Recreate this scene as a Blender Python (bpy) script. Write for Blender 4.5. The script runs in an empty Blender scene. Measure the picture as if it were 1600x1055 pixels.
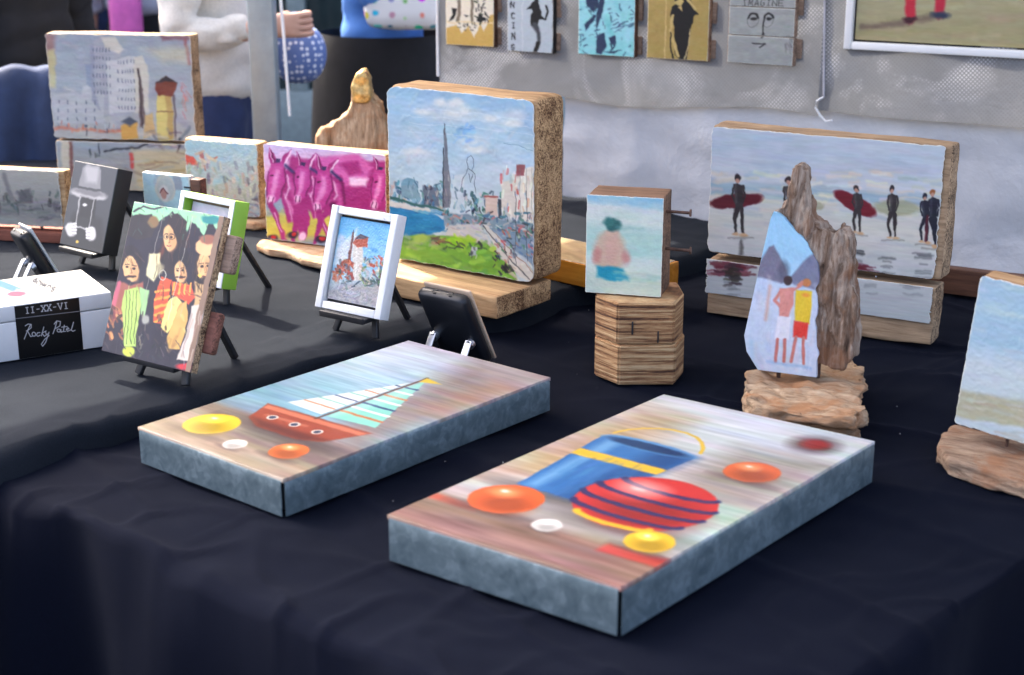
import bpy, bmesh, math, random
import numpy as np
from mathutils import Vector, Matrix, noise as mnoise
R = math.radians
random.seed(7); rng = np.random.default_rng(7)
scene = bpy.context.scene
C = scene.collection

# ------------------------------------------------------------------ camera, light, exposure
PITCH = R(17.0); CAMZ = 1.5; FPX = 2380.0
cam = bpy.data.cameras.new('camera'); camo = bpy.data.objects.new('camera', cam); C.objects.link(camo)
cam.sensor_width = 36; cam.lens = FPX / 1600 * 36; cam.clip_start = .05; cam.clip_end = 400
camo.location = (0, 0, CAMZ); camo.rotation_euler = (math.pi / 2 - PITCH, 0, 0)
cam.dof.use_dof = True; cam.dof.focus_distance = 2.42; cam.dof.aperture_fstop = 5.0
scene.camera = camo
SUN_EL = R(48); SUN_H = Vector((-.6, .8, 0)).normalized()
SDIR = Vector((SUN_H.x * math.cos(SUN_EL), SUN_H.y * math.cos(SUN_EL), math.sin(SUN_EL)))   # towards the sun
world = bpy.data.worlds.new('World'); scene.world = world; world.use_nodes = True
wn = world.node_tree; sky = wn.nodes.new('ShaderNodeTexSky'); sky.sky_type = 'NISHITA'; sky.sun_disc = False
sky.sun_elevation = SUN_EL; sky.sun_rotation = math.atan2(SUN_H.x, SUN_H.y); sky.air_density = .5; sky.dust_density = 6.0; sky.ozone_density = 0.2
wn.links.new(sky.outputs[0], wn.nodes['Background'].inputs[0]); wn.nodes['Background'].inputs[1].default_value = .15
sun = bpy.data.lights.new('sun', 'SUN'); suno = bpy.data.objects.new('sun', sun); C.objects.link(suno)
sun.energy = 2.0; sun.angle = R(.6); sun.color = (1, .91, .78)
suno.rotation_euler = SDIR.to_track_quat('Z', 'Y').to_euler()
vs = scene.view_settings; vs.view_transform = 'Standard'; vs.look = 'None'; vs.exposure = 2.95; vs.gamma = 1
scene.cycles.max_bounces = 8

# ------------------------------------------------------------------ photo geometry
T, U = .75, .785                      # lower and upper table-top heights
cp, sp = math.cos(PITCH), math.sin(PITCH)
def ray(px, py):
    x = (px - 800) / FPX; u = -(py - 527.5) / FPX
    return Vector((x, cp + u * sp, -sp + u * cp))
def onz(px, py, z):
    r = ray(px, py); return Vector((0, 0, CAMZ)) + r * ((z - CAMZ) / r.z)
def onplane(px, py, p0, n):
    r = ray(px, py); o = Vector((0, 0, CAMZ)); return o + r * ((Vector(p0) - o).dot(n) / r.dot(n))
def fr(yaw, lean=0):
    cy, sy = math.cos(yaw), math.sin(yaw); cl, sl = math.cos(lean), math.sin(lean)
    X = Vector((cy, sy, 0)); Y = Vector((-sy, cy, 0)); Z = Vector((0, 0, 1))
    return X, Y * cl - Z * sl, Z * cl + Y * sl
def pose(yaw, lean, loc):
    X, Y, Z = fr(yaw, lean); m = Matrix((X, Y, Z)).transposed().to_4x4(); m.translation = Vector(loc); return m
EA = Vector((math.cos(R(-41.5)), math.sin(R(-41.5)), 0)); EB = Vector((math.cos(R(46)), math.sin(R(46)), 0))
TC = Vector((.137, 1.135, 0))         # near corner of the table
def ab(a, b, z=0): return TC - EA * a + EB * b + Vector((0, 0, z))

# ------------------------------------------------------------------ materials
MATS = {}
def lin(c): c = np.asarray(c, float) / 255; return np.where(c <= .04045, c / 12.92, ((c + .055) / 1.055) ** 2.4)
def nodes(name):
    m = bpy.data.materials.new(name); m.use_nodes = True; nt = m.node_tree
    return m, nt, nt.nodes['Principled BSDF']
def ramp(nt, stops, src):
    r = nt.nodes.new('ShaderNodeValToRGB'); e = r.color_ramp.elements
    while len(e) < len(stops): e.new(.5)
    for el, (p, c) in zip(e, stops): el.position = p; el.color = (*c, 1) if not isinstance(c, float) else (c, c, c, 1)
    nt.links.new(src, r.inputs[0]); return r.outputs[0]
def noise(nt, scale, detail=6, vec=None, rough=.6, dist=0):
    n = nt.nodes.new('ShaderNodeTexNoise'); n.inputs['Scale'].default_value = scale; n.inputs['Detail'].default_value = detail
    n.inputs['Roughness'].default_value = rough; n.inputs['Distortion'].default_value = dist
    if vec is not None: nt.links.new(vec, n.inputs['Vector'])
    return n.outputs[0]
def objvec(nt, scale=(1, 1, 1), kind='Object'):
    tc = nt.nodes.new('ShaderNodeTexCoord'); mp = nt.nodes.new('ShaderNodeMapping'); mp.inputs['Scale'].default_value = scale
    oi = nt.nodes.new('ShaderNodeObjectInfo'); mm = nt.nodes.new('ShaderNodeMath'); mm.operation = 'MULTIPLY'; mm.inputs[1].default_value = 7
    nt.links.new(oi.outputs['Random'], mm.inputs[0]); nt.links.new(tc.outputs[kind], mp.inputs[0]); nt.links.new(mm.outputs[0], mp.inputs['Location']); return mp.outputs[0]
def bump(nt, bs, h, s=.3, d=.002):
    b = nt.nodes.new('ShaderNodeBump'); b.inputs['Strength'].default_value = s; b.inputs['Distance'].default_value = d
    nt.links.new(h, b.inputs['Height']); nt.links.new(b.outputs[0], bs.inputs['Normal'])
def mix(nt, f, a, b, kind='MIX'):
    m = nt.nodes.new('ShaderNodeMix'); m.data_type = 'RGBA'; m.blend_type = kind
    for s, v in ((m.inputs[0], f), (m.inputs[6], a), (m.inputs[7], b)):
        if isinstance(v, (int, float)): s.default_value = v
        elif isinstance(v, tuple): s.default_value = (*v, 1)
        else: nt.links.new(v, s)
    return m.outputs[2]
def plain(name, c, rough=.6, metal=0, sheen=0, var=.15, sc=30, bm=0.0, spec=.5):
    if name in MATS: return MATS[name]
    m, nt, bs = nodes(name); v = objvec(nt); n = noise(nt, sc, 4, v)
    nt.links.new(ramp(nt, [(.3, tuple(x * (1 - var) for x in c)), (.7, tuple(min(1, x * (1 + var)) for x in c))], n), bs.inputs['Base Color'])
    bs.inputs['Roughness'].default_value = rough; bs.inputs['Metallic'].default_value = metal; bs.inputs['Specular IOR Level'].default_value = spec
    if sheen: bs.inputs['Sheen Weight'].default_value = sheen; bs.inputs['Sheen Roughness'].default_value = .4
    if bm: bump(nt, bs, noise(nt, sc * 4, 3, v), bm, .001)
    MATS[name] = m; return m
def wood(name, light, dark, k=1.0, end=True, rough=.75, bs_=.5, axis=0, endc=None):
    """grain along a local axis, speckled rings on the end grain"""
    if name in MATS: return MATS[name]
    m, nt, bs = nodes(name); s = [22 * k] * 3; s[axis] = 1.6 * k
    v = objvec(nt, tuple(s)); g = noise(nt, 3.0, 9, v, .65, .6)
    fine = noise(nt, 11, 5, v, .7)
    mid = tuple((a + b) / 2 for a, b in zip(light, dark))
    col = ramp(nt, [(.28, dark), (.45, mid), (.62, light)], g)
    col = mix(nt, .35, col, ramp(nt, [(.35, dark), (.6, light)], fine))
    pat = noise(nt, 1.6, 3, objvec(nt, (9, 9, 9)), .5); col = mix(nt, .35, col, ramp(nt, [(.3, .45), (.65, 1.0)], pat), 'MULTIPLY')
    h = g
    if end:
        tc = nt.nodes.new('ShaderNodeTexCoord'); sx = nt.nodes.new('ShaderNodeSeparateXYZ'); nt.links.new(tc.outputs['Normal'], sx.inputs[0])
        ab_ = nt.nodes.new('ShaderNodeMath'); ab_.operation = 'ABSOLUTE'; nt.links.new(sx.outputs[axis], ab_.inputs[0])
        msk = ramp(nt, [(.62, 0.0), (.78, 1.0)], ab_.outputs[0])
        v2 = objvec(nt, (1, 1, 1)); sp_ = noise(nt, 330, 4, v2, .75, .3); big = noise(nt, 16, 4, v2, .6, 1.5); arcs = noise(nt, 2.2, 5, objvec(nt, (60, 18, 18)), .7, 4.0)
        e = mix(nt, .30, mix(nt, .35, sp_, big), arcs)
        ed = endc or tuple(x * .45 for x in dark); ecol = ramp(nt, [(.43, ed), (.495, tuple(x * .8 for x in mid)), (.56, light)], e)
        col = mix(nt, msk, col, ecol); h = mix(nt, msk, g, e)
    nt.links.new(col, bs.inputs['Base Color']); bs.inputs['Roughness'].default_value = rough; bs.inputs['Specular IOR Level'].default_value = .3
    bump(nt, bs, h, bs_ * .7, .002); MATS[name] = m; return m
OAK = wood('pale_wood', (.62, .40, .20), (.21, .095, .036), endc=(.062, .020, .006))
GREYWOOD = wood('grey_weathered_wood', (.53, .36, .21), (.13, .07, .035), endc=(.035, .015, .006))
def drift_mat(name, light, mid, dark, axis, k=1.0):
    m, nt, bs = nodes(name); sc = [26 * k] * 3; sc[axis] = 3.2 * k; v = objvec(nt, tuple(sc)); g = noise(nt, 2.2, 9, v, .72, 1.3); fine = noise(nt, 9, 6, v, .7, .5); big = noise(nt, 13, 4, objvec(nt), .6, 1.0)
    c = ramp(nt, [(.34, dark), (.46, mid), (.60, light)], mix(nt, .35, g, fine)); c = mix(nt, ramp(nt, [(.45, 0.0), (.62, .75)], big), c, tuple(x * y for x, y in zip(mid, (1.05, .72, .5)))); geo = nt.nodes.new('ShaderNodeNewGeometry')
    nt.links.new(c, bs.inputs['Base Color']); bs.inputs['Roughness'].default_value = .8; bs.inputs['Specular IOR Level'].default_value = .3; bump(nt, bs, mix(nt, .5, g, fine), 1.0, .008); return m
DRIFT = drift_mat('driftwood', (.62, .46, .30), (.40, .26, .15), (.09, .045, .022), 0); DRIFTD = drift_mat('brown_driftwood', (.50, .36, .24), (.30, .19, .12), (.05, .025, .014), 0); DRIFTV = drift_mat('upright_driftwood', (.62, .46, .30), (.36, .24, .14), (.07, .04, .025), 2, .7)
DARKDRIFT = drift_mat('dark_driftwood', (.46, .37, .29), (.20, .125, .08), (.02, .010, .006), 2, .9)
BROWN = wood('dark_brown_wood', (.16, .075, .045), (.05, .022, .014), 1.2, True, .5)
ORANGE = wood('varnished_orange_wood', (.62, .27, .035), (.34, .12, .012), .7, False, .25, .1)
def ply_mat():
    m, nt, bs = nodes('plywood'); n = noise(nt, 2.2, 3, objvec(nt, (2.5, 2.5, 95)), .5, .15); f = noise(nt, 2, 8, objvec(nt, (16, 16, 260)), .75); h = mix(nt, .42, n, f)
    c = ramp(nt, [(.40, (.06, .020, .006)), (.46, (.27, .12, .045)), (.52, (.44, .24, .10)), (.60, (.64, .42, .21))], h); c = mix(nt, .5, c, ramp(nt, [(.3, .55), (.65, 1.0)], noise(nt, 12, 3, objvec(nt))), 'MULTIPLY')
    nt.links.new(c, bs.inputs['Base Color']); bs.inputs['Roughness'].default_value = .8; bump(nt, bs, h, .9, .004); return m
PLY = ply_mat()
def paint_mat(name, rough=.45, bs_=.25):
    m, nt, bs = nodes(name); a = nt.nodes.new('ShaderNodeAttribute'); a.attribute_name = 'Col'
    v = objvec(nt); n = noise(nt, 90, 6, v, .7, .8)
    nt.links.new(mix(nt, .10, a.outputs['Color'], ramp(nt, [(.3, .72), (.65, 1.0)], n), 'MULTIPLY'), bs.inputs['Base Color'])
    bs.inputs['Roughness'].default_value = rough; bs.inputs['Specular IOR Level'].default_value = .35; bump(nt, bs, n, bs_, .0015); return m
PAINT = paint_mat('oil_paint', .42, .06); PRINT = paint_mat('smooth_print', .3, .03); GLOSSPAINT = paint_mat('varnished_paint', .28, .06)
def cloth_mat(name, c, fleck):
    m, nt, bs = nodes(name); v = objvec(nt); n = noise(nt, 3, 5, v); f = noise(nt, 900, 2, v)
    col = mix(nt, .5, ramp(nt, [(.3, tuple(x * .75 for x in c)), (.7, tuple(x * 1.3 for x in c))], n), ramp(nt, [(.35, tuple(x * .5 for x in c)), (.7, tuple(x * fleck for x in c))], f))
    nt.links.new(col, bs.inputs['Base Color']); bs.inputs['Roughness'].default_value = .95; bs.inputs['Specular IOR Level'].default_value = .06
    bs.inputs['Sheen Weight'].default_value = .012; bs.inputs['Sheen Roughness'].default_value = .5; bs.inputs['Sheen Tint'].default_value = (.6, .7, 1, 1)
    bump(nt, bs, f, .35, .0006); return m
NAVY = cloth_mat('navy_cloth', (.0015, .0024, .0066), 2.4); CLOTH_SUN = cloth_mat('sunlit_tone_cloth', (.0088, .0108, .0145), 2.6)  # upper cloth's paler grey puts the sunlight on it into the colour
def galv():
    m, nt, bs = nodes('galvanised_steel'); v = objvec(nt); vo = nt.nodes.new('ShaderNodeTexVoronoi'); vo.inputs['Scale'].default_value = 70; nt.links.new(v, vo.inputs['Vector'])
    n = noise(nt, 22, 5, v); f = mix(nt, .78, vo.outputs['Color'], noise(nt, 45, 6, v, .6, 1.5)); f = mix(nt, .4, f, n)
    nt.links.new(ramp(nt, [(.36, (.085, .125, .145)), (.5, (.135, .185, .205)), (.64, (.22, .285, .31))], f), bs.inputs['Base Color'])
    bs.inputs['Metallic'].default_value = .55; bs.inputs['Roughness'].default_value = .5; return m
GALV = galv()
BLACKWOOD = plain('black_painted_wood', (.012, .012, .014), .45); BLACK = plain('matte_black', (.008, .008, .01), .6)
STEEL = plain('brushed_steel', (.45, .47, .5), .35, .9); RUST = plain('rusty_iron', (.12, .065, .045), .6, .5, var=.5, sc=120)
WHITE = plain('white_lacquer', (.78, .78, .77), .35, var=.02)
def chipped():
    m, nt, bs = nodes('chipped_white_paint'); v = objvec(nt); n = noise(nt, 130, 5, v, .7, .4); g = noise(nt, 30, 4, objvec(nt, (1, 1, .2)), .6)
    nt.links.new(ramp(nt, [(.60, (.70, .70, .69)), (.655, (.55, .52, .48)), (.70, (.16, .11, .08))], mix(nt, .4, n, g)), bs.inputs['Base Color']); bs.inputs['Roughness'].default_value = .6; bump(nt, bs, n, .6, .0015); return m
FRAMEWHITE = chipped()
LIME = plain('lime_paint', (.27, .5, .05), .45, var=.05)

# ------------------------------------------------------------------ mesh helpers
def mesh_obj(name, verts, faces, mat=None, parent=None, smooth=False, sharp=None):
    me = bpy.data.meshes.new(name); me.from_pydata([tuple(v) for v in verts], [], [tuple(f) for f in faces]); me.update()
    if smooth: me.polygons.foreach_set('use_smooth', [True] * len(me.polygons))
    if smooth and sharp: me.set_sharp_from_angle(angle=R(sharp))
    o = bpy.data.objects.new(name, me); C.objects.link(o)
    if mat: me.materials.append(mat)
    if parent: o.parent = parent
    return o
def tag(o, label, cat, group=None, kind=None):
    if label: o['label'] = label
    if cat: o['category'] = cat
    if group: o['group'] = group
    if kind: o['kind'] = kind
    return o
def thing(name, label, cat, m=None, group=None):
    o = bpy.data.objects.new(name, None); C.objects.link(o); o.empty_display_size = .05
    if m is not None: o.matrix_world = m if isinstance(m, Matrix) else Matrix.Translation(Vector(m))
    return tag(o, label, cat, group)
def fn(p, s, seed=0): return mnoise.noise(Vector((p[0] * s + seed, p[1] * s - seed * 1.7, p[2] * s + seed * .3)))
def boxmesh(lo, hi, r=.002, n=(2, 2, 2), amp=0, ns=20, seed=0, stretch=(1, 1, 1)):
    """rounded box as six grids, corners rolled to radius r, faces roughened by noise"""
    lo = Vector(lo); hi = Vector(hi); c = (lo + hi) / 2; h = (hi - lo) / 2; V = []; F = []; idx = {}
    r = min(r, min(h) * .98)
    def ticks(k):
        t = [-1, -1 + r / h[k]] + [(-1 + r / h[k]) + (2 - 2 * r / h[k]) * i / n[k] for i in range(1, n[k])] + [1 - r / h[k], 1]
        t.insert(1, -1 + .35 * r / h[k]); t.insert(-1, 1 - .35 * r / h[k]); return t
    tk = [ticks(k) for k in range(3)]
    def vid(p):
        key = tuple(round(x, 6) for x in p)
        if key not in idx:
            q = Vector([p[k] * h[k] for k in range(3)]); inn = Vector([max(-h[k] + r, min(h[k] - r, q[k])) for k in range(3)])
            d = q - inn; nrm = d.normalized() if d.length > 1e-9 else Vector((0, 0, 0)); q = inn + nrm * r
            if amp:
                s = Vector([q[k] * stretch[k] for k in range(3)]); q += nrm * amp * min(0, fn(s, ns, seed) + .5 * fn(s, ns * 3.1, seed + 5) + 1.5 * fn(q, ns * .3, seed + 9) - 1.1)
            idx[key] = len(V); V.append(q + c)
        return idx[key]
    for k in range(3):
        i, j = (k + 1) % 3, (k + 2) % 3
        for s in (-1, 1):
            for a in range(len(tk[i]) - 1):
                for b in range(len(tk[j]) - 1):
                    qs = []
                    for (x, y) in ((a, b), (a + 1, b), (a + 1, b + 1), (a, b + 1)):
                        p = [0, 0, 0]; p[k] = s; p[i] = tk[i][x]; p[j] = tk[j][y]; qs.append(vid(p))
                    F.append(qs if s > 0 else qs[::-1])
    return V, F
def box(name, lo, hi, mat, parent=None, r=.002, n=(2, 2, 2), amp=0, ns=20, seed=0, stretch=(1, 1, 1)):
    V, F = boxmesh(lo, hi, r, n, amp, ns, seed, stretch); return mesh_obj(name, V, F, mat, parent, True, 50)
def tube_data(pts, rad, seg=8, flat=1.0):
    pts = [Vector(p) for p in pts]; rad = rad if isinstance(rad, (list, tuple)) else [rad] * len(pts); V = []; F = []
    for i, p in enumerate(pts):
        t = (pts[min(i + 1, len(pts) - 1)] - pts[max(i - 1, 0)]).normalized(); a = Vector((0, 0, 1)) if abs(t.z) < .9 else Vector((1, 0, 0))
        x = t.cross(a).normalized(); y = x.cross(t)
        for k in range(seg): an = 2 * math.pi * k / seg; V.append(p + (x * math.cos(an) + y * math.sin(an) * flat) * rad[i])
    for i in range(len(pts) - 1):
        for k in range(seg): a = i * seg + k; b = i * seg + (k + 1) % seg; F.append((a, b, b + seg, a + seg))
    F.append(tuple(range(seg))[::-1]); F.append(tuple(range((len(pts) - 1) * seg, len(pts) * seg))); return V, F
def tube(name, pts, rad, mat, parent=None, seg=8, flat=1.0):
    V, F = tube_data(pts, rad, seg, flat); return mesh_obj(name, V, F, mat, parent, True, 50)
def bar(name, p0, p1, w, t, mat, parent, side=Vector((1, 0, 0))):
    """flat bar from p0 to p1, width w along `side`, thickness t"""
    p0 = Vector(p0); p1 = Vector(p1); d = (p1 - p0); L = d.length; d.normalize(); s = (side - d * side.dot(d)).normalized(); n = d.cross(s)
    V, F = boxmesh((-w / 2, -t / 2, 0), (w / 2, t / 2, L), min(w, t) * .2, (1, 1, 1)); return mesh_obj(name, [p0 + s * v.x + n * v.y + d * v.z for v in V], F, mat, parent, True, 50)
def organic(name, V, F, mat, parent, voxel, smooth=3, amp=.004, ns=25, seed=0, stretch=(1, 1, 1), ridge=0):
    """closed rough mesh -> voxel remesh -> smoothed -> carved by noise along the grain"""
    t = mesh_obj('tmp', V, F); bm = bmesh.new(); bm.from_mesh(t.data); bmesh.ops.recalc_face_normals(bm, faces=bm.faces); bm.to_mesh(t.data); bm.free()
    md = t.modifiers.new('r', 'REMESH'); md.mode = 'VOXEL'; md.voxel_size = voxel
    sm = t.modifiers.new('s', 'SMOOTH'); sm.iterations = smooth; sm.factor = .5
    dg = bpy.context.evaluated_depsgraph_get(); dg.update(); ev = t.evaluated_get(dg); me = bpy.data.meshes.new_from_object(ev)
    bpy.data.objects.remove(t)
    bm = bmesh.new(); bm.from_mesh(me); bm.normal_update()
    off = []
    for v in bm.verts:
        s = Vector([v.co[k] * stretch[k] for k in range(3)]); d = fn(s, ns, seed) + .55 * fn(s, ns * 2.3, seed + 3) + .3 * fn(s, ns * 5, seed + 7)
        if ridge: d -= ridge * max(0, .25 - abs(fn(s, ns * .8, seed + 11))) * 4
        off.append(v.normal * amp * d)
    for v, o_ in zip(bm.verts, off): v.co += o_
    bm.to_mesh(me); bm.free(); me.name = name; me.polygons.foreach_set('use_smooth', [True] * len(me.polygons))
    o = bpy.data.objects.new(name, me); C.objects.link(o); me.materials.append(mat); o.parent = parent; return o
def prism(pts, y0, y1):
    n = len(pts); V = [Vector((x, y0, z)) for x, z in pts] + [Vector((x, y1, z)) for x, z in pts]
    return V, [tuple(range(n))[::-1], tuple(range(n, 2 * n))] + [(i, (i + 1) % n, n + (i + 1) % n, n + i) for i in range(n)]
def slab(pts, z0, z1):
    n = len(pts); V = [Vector((x, y, z0)) for x, y in pts] + [Vector((x, y, z1)) for x, y in pts]
    return V, [tuple(range(n))[::-1], tuple(range(n, 2 * n))] + [(i, (i + 1) % n, n + (i + 1) % n, n + i) for i in range(n)]

# ------------------------------------------------------------------ painter: colours per vertex of a fine sheet
def smooth1(n, k, amp):
    g = rng.normal(size=k + 4); x = np.linspace(1, k + 1, n); i = x.astype(int); f = x - i; f = f * f * (3 - 2 * f); return amp * (g[i] * (1 - f) + g[i + 1] * f)
def vnoise(ny, nx, ky, kx):
    g = rng.random((ky + 2, kx + 2)); y = np.linspace(0, ky, ny); x = np.linspace(0, kx, nx); iy = y.astype(int); ix = x.astype(int)
    fy = (y - iy)[:, None]; fx = (x - ix)[None]; fy = fy * fy * (3 - 2 * fy); fx = fx * fx * (3 - 2 * fx)
    return (g[iy][:, ix] * (1 - fy) * (1 - fx) + g[iy][:, ix + 1] * (1 - fy) * fx + g[iy + 1][:, ix] * fy * (1 - fx) + g[iy + 1][:, ix + 1] * fy * fx)
class Cv:
    """a painting; every sheet vertex knows its place in photograph pixels so motifs are drawn at the places read off the photo"""
    def __init__(s, nx, ny, quad, rag=0, inset=0, rc=0, lr=None, warp=1.0):
        s.nx, s.ny, s.rag = nx, ny, rag; u = np.linspace(0, 1, nx); v = np.linspace(0, 1, ny)
        i4 = inset if isinstance(inset, tuple) else (inset,) * 4
        l = i4[0] + np.abs(smooth1(ny, 14, rag)) + np.abs(smooth1(ny, 50, rag * .5)); r = 1 - i4[1] - np.abs(smooth1(ny, 14, rag)) - np.abs(smooth1(ny, 50, rag * .5))
        t = i4[2] + np.abs(smooth1(nx, 14, rag)) + np.abs(smooth1(nx, 50, rag * .5)); b = 1 - i4[3] - np.abs(smooth1(nx, 14, rag)) - np.abs(smooth1(nx, 50, rag * .5))
        if rc:
            e = np.minimum(v, 1 - v); k = np.where(e < rc, rc - np.sqrt(np.maximum(rc ** 2 - (rc - e) ** 2, 0)), 0); l = l + k; r = r - k
        if lr is not None: l, r = lr(v)
        s.u = l[:, None] * (1 - u) + r[:, None] * u; s.v = t[None] * (1 - v[:, None]) + b[None] * v[:, None]
        q = np.array(quad, float); A = []; B = []
        for (x, y), (a, b2) in zip(q, ((0, 0), (1, 0), (1, 1), (0, 1))):
            A += [[a, b2, 1, 0, 0, 0, -x * a, -x * b2], [0, 0, 0, a, b2, 1, -y * a, -y * b2]]; B += [x, y]
        h = np.linalg.solve(np.array(A), np.array(B)); w = h[6] * s.u + h[7] * s.v + 1
        s.X = (h[0] * s.u + h[1] * s.v + h[2]) / w; s.Y = (h[3] * s.u + h[4] * s.v + h[5]) / w
        e = (np.abs(s.X[0, -1] - s.X[0, 0]) + np.abs(s.X[-1, -1] - s.X[-1, 0])) / 2; k1 = max(4, int(e / 11)); k2 = max(8, int(e / 4)); r_ = ny / nx
        for A in ('X', 'Y'): setattr(s, A, getattr(s, A) + warp * ((vnoise(ny, nx, max(3, int(k1 * r_)), k1) - .5) * 3.2 + (vnoise(ny, nx, max(4, int(k2 * r_)), k2) - .5) * 1.5))
        s.a = np.zeros((ny, nx, 3))
    def put(s, m, col, al, sl=None):
        k = (m * al)[..., None]; c = np.asarray(col, float)
        if sl is None: s.a = s.a * (1 - k) + c * k
        else: s.a[sl] = s.a[sl] * (1 - k) + c * k
        return s
    def sub(s, x0, y0, x1, y1):
        M = (s.X >= x0) & (s.X <= x1) & (s.Y >= y0) & (s.Y <= y1)
        if not M.any(): return None
        yy = np.where(M.any(1))[0]; xx = np.where(M.any(0))[0]; return np.s_[yy[0]:yy[-1] + 1, xx[0]:xx[-1] + 1]
    def fill(s, c): s.a[:] = c; return s
    def grad(s, stops, k=0.0):
        t = s.Y + k * s.X; xs = [a for a, _ in stops]
        for ch in range(3): s.a[..., ch] = np.interp(t, xs, [c[ch] for _, c in stops])
        return s
    def ell(s, cx, cy, rx, ry, col, soft=1.5, al=1, ang=0):
        m = max(rx, ry) + soft; sl = s.sub(cx - m, cy - m, cx + m, cy + m)
        if sl is None: return s
        c, sn = math.cos(R(ang)), math.sin(R(ang)); dx = s.X[sl] - cx; dy = s.Y[sl] - cy; x = (dx * c + dy * sn) / rx; y = (-dx * sn + dy * c) / ry
        d = (1 - np.sqrt(x * x + y * y)) * min(rx, ry); return s.put(np.clip(.5 + d / soft, 0, 1), col, al, sl)
    def poly(s, pts, col, soft=1.2, al=1):
        P = np.array(pts, float); sl = s.sub(P[:, 0].min() - soft, P[:, 1].min() - soft, P[:, 0].max() + soft, P[:, 1].max() + soft)
        if sl is None: return s
        X, Y = s.X[sl], s.Y[sl]; ins = np.zeros(X.shape, bool); dm = np.full(X.shape, 1e9)
        for (x0, y0), (x1, y1) in zip(P, np.roll(P, -1, 0)):
            if y0 != y1: ins ^= ((Y < y0) != (Y < y1)) & (X < (x1 - x0) * (Y - y0) / (y1 - y0) + x0)
            dx, dy = x1 - x0, y1 - y0; t = np.clip(((X - x0) * dx + (Y - y0) * dy) / (dx * dx + dy * dy + 1e-9), 0, 1); dm = np.minimum(dm, np.hypot(X - x0 - t * dx, Y - y0 - t * dy))
        return s.put(np.clip(.5 + np.where(ins, dm, -dm) / soft, 0, 1), col, al, sl)
    def line(s, pts, w, col, soft=1.0, al=1):
        P = np.array(pts, float); m = np.max(w) + soft; sl = s.sub(P[:, 0].min() - m, P[:, 1].min() - m, P[:, 0].max() + m, P[:, 1].max() + m)
        if sl is None: return s
        X, Y = s.X[sl], s.Y[sl]; dm = np.full(X.shape, 1e9); W = w if isinstance(w, (list, tuple)) else [w] * len(P)
        for i in range(len(P) - 1):
            (x0, y0), (x1, y1) = P[i], P[i + 1]; dx, dy = x1 - x0, y1 - y0; t = np.clip(((X - x0) * dx + (Y - y0) * dy) / (dx * dx + dy * dy + 1e-9), 0, 1)
            dm = np.minimum(dm, np.hypot(X - x0 - t * dx, Y - y0 - t * dy) - (W[i] * (1 - t) + W[i + 1] * t) / 2)
        return s.put(np.clip(.5 - dm / soft, 0, 1), col, al, sl)
    def dabs(s, n, bb, cols, L=6, w=2, ang=0, jit=30, al=.7, soft=1.2, cj=12):
        for _ in range(n):
            x = rng.uniform(bb[0], bb[2]); y = rng.uniform(bb[1], bb[3]); a = R(ang + rng.normal() * jit); l = L * rng.uniform(.5, 1.4) / 2; c = np.array(cols[rng.integers(len(cols))], float) + rng.normal(size=3) * cj * .5 + rng.normal() * cj * .6
            s.line([(x - l * math.cos(a), y - l * math.sin(a)), (x + l * math.cos(a), y + l * math.sin(a))], w * rng.uniform(.6, 1.4), np.clip(c, 3, 250), soft, al * rng.uniform(.6, 1))
        return s
    def brush(s, amp=4.5, ky=90, kx=26):
        s.a = s.a + amp * (vnoise(s.ny, s.nx, ky, kx) - .5)[..., None] * 2 + amp * .8 * (vnoise(s.ny, s.nx, ky // 3, kx // 2) - .5)[..., None] + amp * .5 * (np.stack([vnoise(s.ny, s.nx, ky // 2, kx // 2) for _ in range(3)], -1) - .5) * 2; return s
    def mott(s, amp, ky, kx): s.a += amp * (vnoise(s.ny, s.nx, ky, kx) - .5)[..., None] * 2 + amp * .5 * (np.stack([vnoise(s.ny, s.nx, ky, kx) for _ in range(3)], -1) - .5); return s
    def smear(s, k, ax=1):
        ker = np.ones(2 * k + 1) / (2 * k + 1); p = np.pad(s.a, [(k, k) if i == ax else (0, 0) for i in range(3)], 'edge')
        s.a = np.apply_along_axis(lambda z: np.convolve(z, ker, 'valid'), ax, p); return s
    def text(s, txt, org, ux, uy, w, col, soft=.8):
        """stroke letters: org = top-left px, ux = px vector of one letter advance, uy = px vector of one letter height"""
        for i, ch in enumerate(txt):
            for st in GLY.get(ch, []): s.line([(org[0] + ux[0] * (i + .72 * x) + uy[0] * y, org[1] + ux[1] * (i + .72 * x) + uy[1] * y) for x, y in st], w, col, soft)
        return s
def arc(cx, cy, rx, ry, a0, a1, n=9): return [(cx + rx * math.cos(R(a0 + (a1 - a0) * i / n)), cy + ry * math.sin(R(a0 + (a1 - a0) * i / n))) for i in range(n + 1)]
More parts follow.
